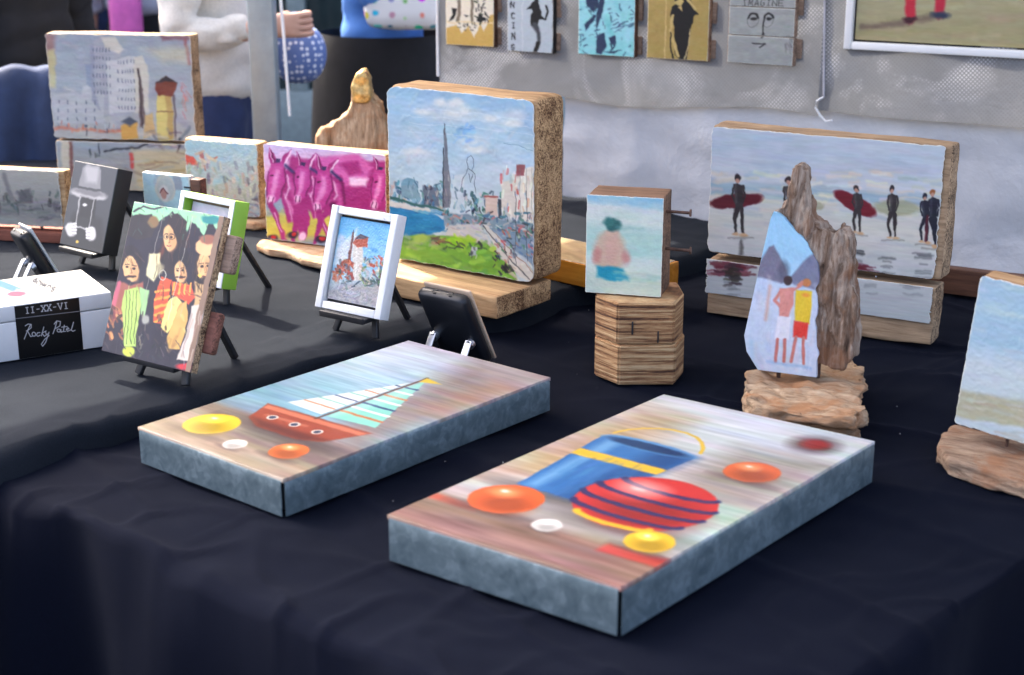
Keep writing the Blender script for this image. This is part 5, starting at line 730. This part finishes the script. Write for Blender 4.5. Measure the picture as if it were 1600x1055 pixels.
sheet('card_sticker', cv, L_ - .012, D_ - .012, PRINT, t, x0=-L_ / 2 + .006, z0=.006, y=-(H_ + .0006), thick=.0004, flat=True)

# ------------------------------------------------------------------ two small stand lamps seen from behind
def lamp(label, m, face, w=.078, h=.135):
    t = thing('rechargeable_lamp', label, 'lamp', m, 'small stand lamps on the tables'); body = box('housing', (-w / 2, -.026, .004), (w / 2, -.002, h), plain('black_plastic', (.010, .011, .014), .38, spec=.4), t, .011, (3, 2, 4)); box('face_plate', (-w / 2 + .001, -.0015, .003), (w / 2 - .001, .003, h + .001), face, t, .0022, (3, 1, 4))
    for x in (-.018, .014):
        for dx, dz in ((0, 0), (.005, .003), (.005, -.003)): box('socket', (x + dx - .002, -.016 + dz, h - .0006), (x + dx + .003, -.0125 + dz, h + .0006), BLACK, body, .0003, (1, 1, 1))
    for sx in (-1, 1):
        a = Vector((sx * (w / 2 - .012), -.029, h * .40)); l = bar('stand_arm', a + Vector((0, -.001, .007)), Vector((a.x, -.029 - h * .46, h * .16)), .013, .0025, STEEL, t); tube('hinge', [(a.x, -.034, a.z), (a.x, -.026, a.z)], .0078, STEEL, l, 16)
    return t
PALEWOOD = wood('pale_plywood_face', (.72, .53, .37), (.56, .38, .25), 1, False, .6, .1)
pb = onz(728, 560, T); lamp('black plastic stand lamp with pale wooden face behind the toy boat tray', pose(R(-38), R(-27), pb + Vector((.012, .012, .003))), PALEWOOD, .098, .142)
pb = onz(86, 432, U); lamp('black plastic stand lamp with grey face behind the cigar box', pose(R(-52), R(-26), pb + Vector((0, 0, .003))), plain('grey_diffuser', (.42, .44, .46), .3), .06, .11)

# ------------------------------------------------------------------ pictures hung on the tarpaulin
def hung(name, label, cat, blx, bly, brx, bry, h, d, side, off=.022, frame=True):
    p = wallpt(blx, bly, off); q = wallpt(brx, bry, off); w = wl(q) - wl(p); X, Y, Z = fr(WY); return thing(name, label, cat, pose(WY, 0, Vector((p.x, p.y, p.z)) + X * (w / 2))), w
def stencil(name, label, q, h, painter, side, planks=1, nx=90, ny=150, battens=((-.02, .02), (.055, .10))):
    t, w = hung(name, label, 'picture', *q, h, .018, side); p = planks
    for k in range(p): z0 = h * k / p; box('plank' if p > 1 else 'panel_board', (-w / 2, .001, z0 + (.0008 if k else 0)), (w / 2, .018, h * (k + 1) / p - .0008), side, t, .0015, (2, 2, 3))
    for z0, z1 in battens: box('batten', (-w / 2 + .012, .0185, z0 + .025), (w / 2 + .009, .030, z1 + .025), MOTT, t, .002, (2, 2, 2))
    b = (q[0], q[1] - h / .1 * 0); P_ = t.matrix_world.translation; ytop = q[1] - h * FPX / (P_.y * cp + (CAMZ - P_.z) * sp)
    if p == 1: cv = Cv(nx, ny, [(q[0], ytop), (q[2], ytop + (q[3] - q[1]) * .6), (q[2], q[3]), (q[0], q[1])], .002, .004); painter(cv); sheet('painted_face', cv, w, h, PAINT, t, y=-.0004, thick=.0006)
    else:
        for k in range(p):
            f0, f1 = 1 - (k + 1) / p, 1 - k / p; L_ = lambda f: ytop + (q[1] - ytop) * f; R_ = lambda f: ytop + (q[3] - q[1]) * .6 + (q[3] - ytop - (q[3] - q[1]) * .6) * f
            cv = Cv(nx, ny // p, [(q[0], L_(f0)), (q[2], R_(f0)), (q[2], R_(f1)), (q[0], L_(f1))], .003, .012); painter(cv); sheet('painted_face', cv, w, h / p, PAINT, t, z0=h * k / p, y=-.0004, thick=.0006)
K = (14, 15, 18)
def s1(cv):
    cv.grad([(-80, (205, 180, 110)), (-5, (214, 190, 130)), (2, (205, 170, 95)), (75, (196, 160, 84))]); cv.poly([(697, -10), (772, -10), (772, 20), (766, 22), (757, 48), (750, 36), (742, 58), (733, 40), (722, 52), (714, 38), (697, 44)], (226, 218, 200), 2); cv.line([(697, 35), (772, 36)], 2, (226, 205, 160), 1.5); cv.ell(728, 12, 8, 12, (230, 220, 200), 1.5)
    for x in (718, 738): cv.line([(x, 2), (x - 1, 32)], 5, (120, 108, 92), 2)
    cv.poly([(706, 12), (714, 14), (712, 28), (702, 34), (708, 24)], K, 1.5); cv.poly([(724, 24), (733, 24), (729, 28)], K, 1.2); cv.poly([(750, 20), (758, 30), (752, 34), (745, 32)], K, 1.5); cv.dabs(26, (744, 0, 764, 36), [K], 5, 2, 70, 40, .9); cv.dabs(14, (716, 36, 745, 48), [K], 3, 2, 60, 50, .8)
def s2(cv):
    cv.grad([(-80, (186, 196, 204)), (85, (176, 188, 198))]); cv.line([(817, -80), (816, 84)], 1, (205, 210, 216), 1)
    for i, ch in enumerate('DANCING'): cv.text(ch, (799, -29 + 16.3 * i), (7, .2), (0, 9), 1.7, K, 1)
    cv.poly([(823, 16), (829, 8), (834, 3), (840, 6), (844, 16), (847, 26), (852, 30), (853, 33), (843, 31), (841, 38), (839, 42), (830, 40), (829, 26), (832, 20), (830, 15)], K, 1.2); cv.line([(846, 29), (853, 32), (855, 20), (852, 11)], 3, K, 1.2); cv.line([(836, 40), (842, 52), (843, 66)], [9, 6, 5], (60, 64, 72), 3); cv.line([(841, 68), (836, 82)], 7, K, 1.5); cv.line([(833, -6), (838, 4)], 5, K, 1.5)
    cv.poly([(864, -80), (871, -80), (871, 90), (863, 90)], K, 1)
def s3(cv):
    cv.grad([(-80, (140, 205, 215)), (40, (150, 210, 222)), (87, (130, 205, 210))]); cv.dabs(40, (903, -60, 990, 87), [(120, 205, 200), (170, 215, 230), (110, 190, 205)], 14, 6, 60, 30, .5, 5); N = (34, 52, 84)
    for pl in ([(915, 0), (932, -8), (936, 12), (925, 18), (918, 10)], [(938, -10), (945, -5), (942, 20), (932, 45), (930, 30)], [(926, 22), (931, 24), (914, 48), (912, 38)], [(933, 55), (944, 50), (948, 72), (940, 85), (932, 82)], [(950, 58), (962, 55), (960, 72), (954, 66)], [(944, 80), (972, 78), (960, 84)]): cv.poly(pl, N, 1.8)
    cv.line([(953, 62), (956, 76), (962, 70), (962, 58)], 2.5, N, 1.5); cv.dabs(60, (905, 5, 988, 84), [N, (60, 84, 110)], 5, 1.8, -30, 60, .8); cv.dabs(8, (955, 30, 988, 45), [N], 14, 1.6, -20, 8, .8)
def s4(cv):
    cv.fill((170, 146, 84)); cv.mott(6, 10, 6); cv.line([(1038, -80), (1039, 93)], 1.6, (205, 178, 120), 1.2); SK = (196, 172, 110)
    cv.poly([(1048, 12), (1057, 6), (1066, 3), (1078, 4), (1084, 16), (1090, 22), (1083, 26), (1080, 40), (1076, 62), (1073, 93), (1062, 93), (1055, 84), (1052, 60), (1051, 40), (1045, 22)], K, 1.3); cv.ell(1058, 2, 7, 9, SK, 1.5); cv.poly([(1050, -10), (1072, -12), (1078, 4), (1068, 6), (1062, -2), (1052, 4)], K, 1.5); cv.line([(1049, 25), (1045, 48), (1054, 70), (1060, 86)], 4.5, SK, 1.3); cv.line([(1046, 50), (1048, 72), (1053, 92)], 2.2, K, 1); cv.poly([(1056, 14), (1062, 9), (1064, 18)], SK, 1.2); cv.line([(1078, 45), (1075, 70), (1070, 92)], 1.2, (220, 200, 150), 1); cv.line([(1072, 0), (1084, 14)], 4, SK, 1.5)
def s5(cv):
    cv.grad([(-80, (160, 164, 164)), (110, (150, 154, 154))]); cv.mott(7, 6, 10); cv.dabs(30, (1135, -40, 1240, 107), [(170, 172, 170), (130, 132, 134)], 22, 2, 1, 4, .35, 3); cv.text('IMAGINE', (1155, 0.5), (9.4, .45), (0, 10), 1.3, (60, 60, 62), .9)
    for x in (1174, 1197): cv.line(arc(x, 34, 8, 10, 0, 360, 14), 1, (90, 92, 92), .9, .8); cv.line(arc(x, 32, 7, 8, 190, 350), 3, (34, 34, 36), 1.6); cv.ell(x + 1, 32, 4.5, 2.4, (30, 30, 32), 1.5)
    cv.line([(1191, 30), (1190, 48), (1189, 58)], 2, (28, 28, 30), 1.2); cv.poly([(1190, 50), (1193, 56), (1190, 61), (1186, 60)], (40, 40, 42), 1.5); cv.line([(1175, 69), (1186, 69), (1193, 70), (1186, 75)], 2, (36, 36, 38), 1.2); cv.line([(1228, 62), (1236, 63)], 3, (30, 28, 28), 1.5); cv.dabs(8, (1225, 66, 1236, 85), [(100, 98, 98)], 12, 2, 65, 10, .6, 2)
stencil('crowd_stencil', 'small ochre and cream stencil picture of faces with dripping paint', (697, 70, 772, 73), .19, s1, BROWN)
stencil('dancing_stencil', 'narrow pale grey stencil picture of a black dancing figure with vertical lettering', (793, 80, 864, 85), .20, s2, BLACK)
stencil('turquoise_stencil', 'turquoise stencil picture with navy splashes', (903, 85, 991, 88), .215, s3, BROWN)
stencil('black_dress_stencil', 'ochre stencil picture of a woman in a black dress', (1010, 91, 1106, 95), .22, s4, wood('tan_side', (.4, .24, .15), (.2, .1, .06)))
stencil('imagine_planks', 'grey planks lettered IMAGINE above a sketched face', (1135, 98, 1239, 108), .24, s5, MOTT, 4, 110, 160, ((-.01, .03), (.08, .12)))
t, w = hung('framed_beach_painting', 'beach painting with red-clad legs in a white frame', 'painting', 1317, 77, 1640, 91, .5, .02, WHITE); fw, hh = .016, .30
for nm, lo, hi in (('frame_side', (-w / 2, 0, 0), (-w / 2 + fw, .024, hh)), ('frame_side', (w / 2 - fw, 0, 0), (w / 2, .024, hh)), ('frame_rail', (-w / 2 + fw + .0003, .0005, 0), (w / 2 - fw - .0003, .0235, fw)), ('frame_rail', (-w / 2 + fw + .0003, .0005, hh - fw), (w / 2 - fw - .0003, .0235, hh))): box(nm, lo, hi, WHITE, t, .003, (2, 2, 2))
box('rebate', (-w / 2 + fw, .015, fw), (w / 2 - fw, .022, hh - fw), BLACK, t, .001); cv = Cv(200, 130, [(1329, -118), (1640, -112), (1629, 78), (1329, 64)], 0, .006); cv.grad([(-120, (150, 170, 180)), (-20, (170, 165, 140)), (0, (166, 160, 128)), (80, (160, 152, 112))]); cv.dabs(70, (1329, -20, 1630, 76), [(176, 168, 132), (150, 142, 104), (160, 156, 130)], 50, 5, 2, 4, .4, 6); cv.line([(1470, 8), (1620, 5)], 4, (140, 128, 104), 6, .6); cv.line([(1412, -60), (1418, 34)], [26, 15], (190, 36, 58), 5); cv.line([(1462, -60), (1463, 28)], [22, 14], (186, 34, 62), 5); cv.line([(1340, 46), (1395, 42), (1470, 30)], 8, (112, 94, 84), 6, .8); cv.ell(1416, 36, 11, 4, (60, 20, 34), 3); cv.ell(1465, 30, 14, 4, (40, 50, 74), 4); sheet('painting', cv, w - 2 * fw - .004, hh - 2 * fw - .004, PAINT, t, z0=fw + .002, y=.012)

# ------------------------------------------------------------------ people behind the stall
SKIN = plain('skin', (.52, .30, .22), .5, var=.08)
def skin(name, chains, mat, parent, sub=2, fold=0):
    """chains of (point, radius) joined where they share a point, grown with a Skin modifier"""
    vs_, es, rs, ix = [], [], [], {}
    for ch in chains:
        pr = None
        for p, r in ch:
            k = tuple(round(x, 4) for x in p)
            if k not in ix: ix[k] = len(vs_); vs_.append(p); rs.append(r if isinstance(r, tuple) else (r, r))
            if pr is not None: es.append((pr, ix[k]))
            pr = ix[k]
    me = bpy.data.meshes.new('tmp'); me.from_pydata(vs_, es, []); o = bpy.data.objects.new('tmp', me); C.objects.link(o); m = o.modifiers.new('s', 'SKIN'); m.use_smooth_shade = True
    for i, d in enumerate(me.skin_vertices[0].data): d.radius = rs[i]; d.use_root = (i == 0)
    s_ = o.modifiers.new('u', 'SUBSURF'); s_.levels = sub; dg = bpy.context.evaluated_depsgraph_get(); dg.update(); me2 = bpy.data.meshes.new_from_object(o.evaluated_get(dg)); bpy.data.objects.remove(o); me2.name = name; me2.materials.clear(); me2.materials.append(mat); me2.polygons.foreach_set('use_smooth', [True] * len(me2.polygons))
    if fold:
        bm = bmesh.new(); bm.from_mesh(me2); bm.normal_update(); off = [v.normal * fold * (fn((v.co.x, v.co.y, v.co.z * 1.8), 9, 3) + .6 * fn((v.co.x, v.co.y, v.co.z * 2.2), 22, 5) - 1.6 * max(0, .16 - abs(fn((v.co.x, v.co.y, v.co.z * 1.6), 7, 9))) * 4) for v in bm.verts]
        for v, o_ in zip(bm.verts, off): v.co += o_
        bm.to_mesh(me2); bm.free()
    q = bpy.data.objects.new(name, me2); C.objects.link(q); q.parent = parent; return q
def person(label, loc, yaw, top, legs, hair, Lh=None, Rh=None, s=1.0, bulk=1.0, group=None, sleeves=True):
    t = thing('person', label, 'person', Matrix.Translation(Vector(loc)) @ Matrix.Rotation(R(yaw), 4, 'Z') @ Matrix.Scale(s, 4), group)
    V_ = lambda *a: Vector(a); sh = {1: V_(.175, 0, 1.37), -1: V_(-.175, 0, 1.37)}; el, wr = {}, {}
    for sd, h in ((1, Lh), (-1, Rh)): el[sd], wr[sd] = h if h else (V_(sd * .23, .02, 1.10), V_(sd * .23, -.05, .86))
    ch = [[(V_(0, 0, .95), .12), (V_(0, 0, 1.12), .11), (V_(0, 0, 1.3), .12), (V_(0, .005, 1.42), .055), (V_(0, -.005, 1.48), .055), (V_(0, -.012, 1.55), (.07, .082)), (V_(0, -.01, 1.62), (.074, .09)), (V_(0, 0, 1.68), .05)], [(V_(0, -.012, 1.55), (.07, .082)), (V_(0, -.095, 1.545), .014)]]
    for sd in (1, -1):
        d = (wr[sd] - el[sd]).normalized(); pm = wr[sd] + d * .05; side = d.cross(V_(0, 0, 1)) if abs(d.z) < .8 else V_(1, 0, 0); side.normalize(); up = side.cross(d)
        ch += [[(V_(0, 0, 1.3), .12), (sh[sd], .055), (el[sd], .042), (wr[sd], .027), (pm, .036)]]
        for k, f in enumerate((-1.5, -.5, .5, 1.5)): b = pm + d * .035 + up * f * .017; ch.append([(pm, .036), (b, .0105), (b + d * .03 - side * .012, .0095), (b + d * .03 - side * .038, .009), (b + d * .008 - side * .045, .008)])
        b = wr[sd] + d * .02 + up * .03; ch.append([(pm, .036), (b + d * .02, .012), (b + d * .045 - side * .02, .010)])
        ch += [[(V_(0, 0, .95), .12), (V_(sd * .09, 0, .88), .085), (V_(sd * .1, 0, .5), .055), (V_(sd * .1, .01, .1), .036), (V_(sd * .1, -.03, .045), .035), (V_(sd * .1, -.14, .03), .03)]]
    b = skin('body', ch, SKIN, t)
    skin('hair', [[(V_(0, .03, 1.5), .06), (V_(0, .03, 1.58), .085), (V_(0, .015, 1.66), .088), (V_(0, -.03, 1.7), .06)]], hair, b)
    for sd in (1, -1): box('eye', (sd * .03 - .011, -.101, 1.575), (sd * .03 + .011, -.090, 1.587), BLACK, b, .004, (1, 1, 1)); box('ear', (sd * .074 - .008, -.012, 1.53), (sd * .074 + .008, .014, 1.59), SKIN, b, .006, (1, 1, 1))
    box('mouth', (-.022, -.097, 1.505), (.022, -.088, 1.514), plain('lips', (.4, .16, .14), .5), b, .004, (1, 1, 1))
    cl = [[(V_(0, 0, .875), (.175 * bulk, .15 * bulk)), (V_(0, 0, 1.0), (.16 * bulk, .135 * bulk)), (V_(0, 0, 1.15), (.155 * bulk, .13 * bulk)), (V_(0, 0, 1.31), (.16, .12)), (V_(0, 0, 1.4), .09)]]
    for sd in (1, -1): cl.append([(V_(0, 0, 1.31), (.16, .12)), (sh[sd], .078 * bulk), (el[sd], .064 * bulk), (wr[sd] + (el[sd] - wr[sd]) * .12, .046 * bulk)])
    skin('top_garment', cl, top, t, 3, .011); tr = [[(V_(0, 0, 1.02), (.15, .13)), (V_(0, 0, .90), (.165, .15))]]
    for sd in (1, -1): tr.append([(V_(0, 0, .90), (.165, .15)), (V_(sd * .09, 0, .82), .1), (V_(sd * .1, 0, .5), .075), (V_(sd * .1, .01, .09), .062)])
    skin('trousers', tr, legs, t, 3, .008)
    for sd in (1, -1): box('shoe', (sd * .1 - .045, -.19, .001), (sd * .1 + .045, .065, .085), BLACK, t, .03, (2, 3, 2))
    return t
DENIM = plain('dark_denim', (.012, .025, .085), .8, sheen=.1); KNIT = plain('cream_knit', (.62, .59, .53), .9, sheen=.2, var=.1, sc=160, bm=.6); HAIRB = plain('brown_hair', (.09, .05, .03), .6); BLUEC = plain('blue_cotton', (.07, .20, .55), .8, var=.2, sc=8); JACKET = plain('blue_denim_jacket', (.018, .034, .085), .85, var=.3, sc=10, bm=.4)
V_ = lambda *a: Vector(a)
def at(px, d, z=0): x = (px - 800) / FPX * (d * cp + (CAMZ - 1.05) * sp); return Vector((x, d, z))
p1 = at(332, 4.3); person('person in a cream knit sweater and dark jeans holding a blue spotted pouch', p1, 82, KNIT, DENIM, HAIRB, Lh=(V_(.22, -.02, 1.08), V_(.06, -.16, 1.06)), Rh=(V_(-.22, .03, 1.10), V_(-.17, -.215, 1.125)), s=.98, bulk=1.08)
def dots(name, base, dotc, scale, colored=False):
    m, nt, bs = nodes(name); tc = nt.nodes.new('ShaderNodeTexCoord'); vo = nt.nodes.new('ShaderNodeTexVoronoi'); vo.inputs['Scale'].default_value = scale; vo.inputs['Randomness'].default_value = .35; nt.links.new(tc.outputs['Object'], vo.inputs['Vector']); f = ramp(nt, [(.3, 1.0), (.36, 0.0)], vo.outputs['Distance'])
    hs = nt.nodes.new('ShaderNodeHueSaturation'); hs.inputs['Saturation'].default_value = 1.6; hs.inputs['Value'].default_value = .8; nt.links.new(vo.outputs['Color'], hs.inputs['Color']); nt.links.new(mix(nt, f, base, hs.outputs[0] if colored else dotc), bs.inputs['Base Color']); bs.inputs['Roughness'].default_value = .7; return m
c = onplane(466, 84, (0, 4.28, 0), Vector((0, 1, 0))); t = thing('spotted_pouch', 'blue pouch with white spots hanging from the sweater wearer\'s hand', 'pouch', Matrix.Translation(c - Vector((0, 0, .08)))); V = []; F = []; nn = 28
for i in range(17):
    th = math.pi * i / 16; rr = math.sin(th) ** .8
    for k in range(nn): a = 2 * math.pi * k / nn; g = 1 + .03 * math.sin(7 * a) * (1 - i / 16); V.append((.078 * rr * g * math.cos(a), .07 * rr * g * math.sin(a), .08 + .082 * math.cos(th)))
F = [(i * nn + k, (i + 1) * nn + k, (i + 1) * nn + (k + 1) % nn, i * nn + (k + 1) % nn) for i in range(16) for k in range(nn)]; mesh_obj('pouch_body', V, F, dots('spotted_blue', (.09, .15, .36), (.62, .68, .8), 62), t, True); tube('pouch_neck', [(-.01, 0, .14), (-.015, 0, .165), (-.02, 0, .19)], [.03, .016, .02], dots('spotted_blue2', (.09, .15, .36), (.62, .68, .8), 62), t, 10)
p2 = at(598, 4.75); SKIRT = plain('black_fabric', (.006, .006, .008), .9, var=.3); t = person('person in a long black skirt and blue top carrying a spotted bag', p2, 80, BLUEC, SKIRT, HAIRB, Lh=(V_(.20, -.02, 1.14), V_(.10, -.2, 1.16)), Rh=(V_(-.20, -.02, 1.14), V_(-.10, -.2, 1.16)), s=1.0)
V = []; F = []; NS = 28; lv = [(1.03, .185, .195), (.95, .20, .215), (.75, .215, .23), (.45, .23, .24), (.22, .24, .25)]
for z, rx, ry in lv:
    for k in range(NS): a = 2 * math.pi * k / NS; f = 1 + .05 * math.sin(7 * a) * (1.06 - z); V.append((rx * math.cos(a) * f, ry * math.sin(a) * f, z))
F = [(i * NS + k, i * NS + (k + 1) % NS, (i + 1) * NS + (k + 1) % NS, (i + 1) * NS + k) for i in range(len(lv) - 1) for k in range(NS)]; mesh_obj('skirt', V, F, SKIRT, t, True)
c = onplane(632, 10, (0, 4.55, 0), Vector((0, 1, 0))); t = thing('spotted_bag', 'white shopping bag with coloured spots carried against the blue top', 'bag', Matrix.Translation(c - Vector((0, 0, .07)))); V, F = boxmesh((-.125, -.05, 0), (.125, .05, .26), .045, (10, 4, 10), .006, 12, 6); mesh_obj('bag_body', V, F, dots('coloured_spots', (.72, .73, .74), (0, 0, 0), 24, True), t, True); tube('handle', [(-.06, 0, .25), (-.04, 0, .38), (.04, 0, .38), (.06, 0, .25)], .008, WHITE, t)
q = at(679, 5.1); t = thing('wooden_post', 'beige wooden post behind the person in the black skirt', 'post', q); box('post_shaft', (-.03, -.03, 0), (.03, .03, 2.4), plain('beige_wood', (.50, .40, .27), .7), t, .004); box('post_foot', (-.08, -.08, 0.001), (.08, .08, .04), POSTM, t, .004)
person('person in black standing by the blue jacket on the chair', at(25, 4.6), 60, SKIRT, SKIRT, HAIRB, s=1.02, bulk=1.15); person('distant person in a grey coat with a pink bag', at(224, 6.9), 200, plain('grey_coat', (.30, .31, .36), .9), SKIRT, HAIRB, bulk=1.2); person('distant person in dark clothes with a golden bag', at(122, 7.3), 170, plain('dull_navy', (.03, .035, .07), .9), DENIM, HAIRB)
for nm, lb, px, d, py, col in (('pink_bag', 'pink bag beside the distant grey coat', 197, 6.7, 28, (.55, .10, .34)), ('golden_bag', 'round golden bag held by the distant person in dark clothes', 107, 7.0, 14, (.42, .30, .12))):
    c = onplane(px, py, (0, d, 0), Vector((0, 1, 0))); t = thing(nm, lb, 'bag', Matrix.Translation(c - Vector((0, 0, .09)))); box('bag_body', (-.07, -.04, 0), (.07, .04, .2), plain(nm, col, .7), t, .035, (3, 2, 3)); tube('strap', [(-.04, 0, .18), (-.02, 0, .34), (.02, 0, .34), (.04, 0, .18)], .006, BLACK, t)
c = at(22, 3.95); t = thing('folding_chair', 'black folding chair under the blue denim jacket', 'chair', Matrix.Translation(c) @ Matrix.Rotation(R(12), 4, 'Z'))
for sx in (-1, 1): bar('back_post', (sx * .12, -.03, 0), (sx * .12, 0.02, 1.0), .03, .022, BLACK, t); bar('leg', (sx * .12, .40, 0), (sx * .12, .12, .48), .03, .02, BLACK, t)
box('seat', (-.12, -.01, .44), (.12, .36, .465), BLACK, t, .008); box('backrest', (-.125, .012, .62), (.125, .032, 1.0), BLACK, t, .01)
V = []; F = []; n1, n2 = 26, 30
for i in range(n1 + 1):
    for j in range(n2 + 1):
        u = i / n1; sgn = (j / n2 - .3) * 1.05; x = -.17 + .27 * u + .01 * fn((u, sgn, 0), 6, 2); y = .022 - .032 * math.tanh(sgn * 12) - .016 * math.sin(u * 15 + sgn * 3) * min(1, abs(sgn) * 4) + (.0 if sgn < 0 else -.02 * sgn); z = 1.012 - max(0, abs(sgn) - .02) * .68 + .012 * fn((u * 2, sgn * 2, 0), 3, 4); V.append((x, y, z))
F = [(i * (n2 + 1) + j, (i + 1) * (n2 + 1) + j, (i + 1) * (n2 + 1) + j + 1, i * (n2 + 1) + j + 1) for i in range(n1) for j in range(n2)]; o = mesh_obj('denim_jacket', V, F, JACKET, None, True); o.matrix_world = Matrix.Translation(c) @ Matrix.Rotation(R(12), 4, 'Z'); md = o.modifiers.new('s', 'SOLIDIFY'); md.thickness = .006; tag(o, 'blue denim jacket draped over the black chair back', 'jacket')

# crumbs and lint on the cloth
V = []; F = []
for _ in range(40):
    a, b = rng.uniform(.05, 1.05), rng.uniform(.2, 1.7); p = ab(a, b, T + .003); r = rng.uniform(.0004, .0011); k = len(V)
    V += [p + Vector((r * math.cos(x), r * math.sin(x), 0)) for x in (0, 1.6, 3.1, 4.7)] + [p + Vector((0, 0, r * 1.2))]; F += [(k, k + 1, k + 4), (k + 1, k + 2, k + 4), (k + 2, k + 3, k + 4), (k + 3, k, k + 4)]
tag(mesh_obj('crumbs', V, F, plain('pale_crumb', (.5, .48, .45), .8)), 'pale crumbs and lint scattered over the navy cloth', 'crumbs', None, 'stuff')
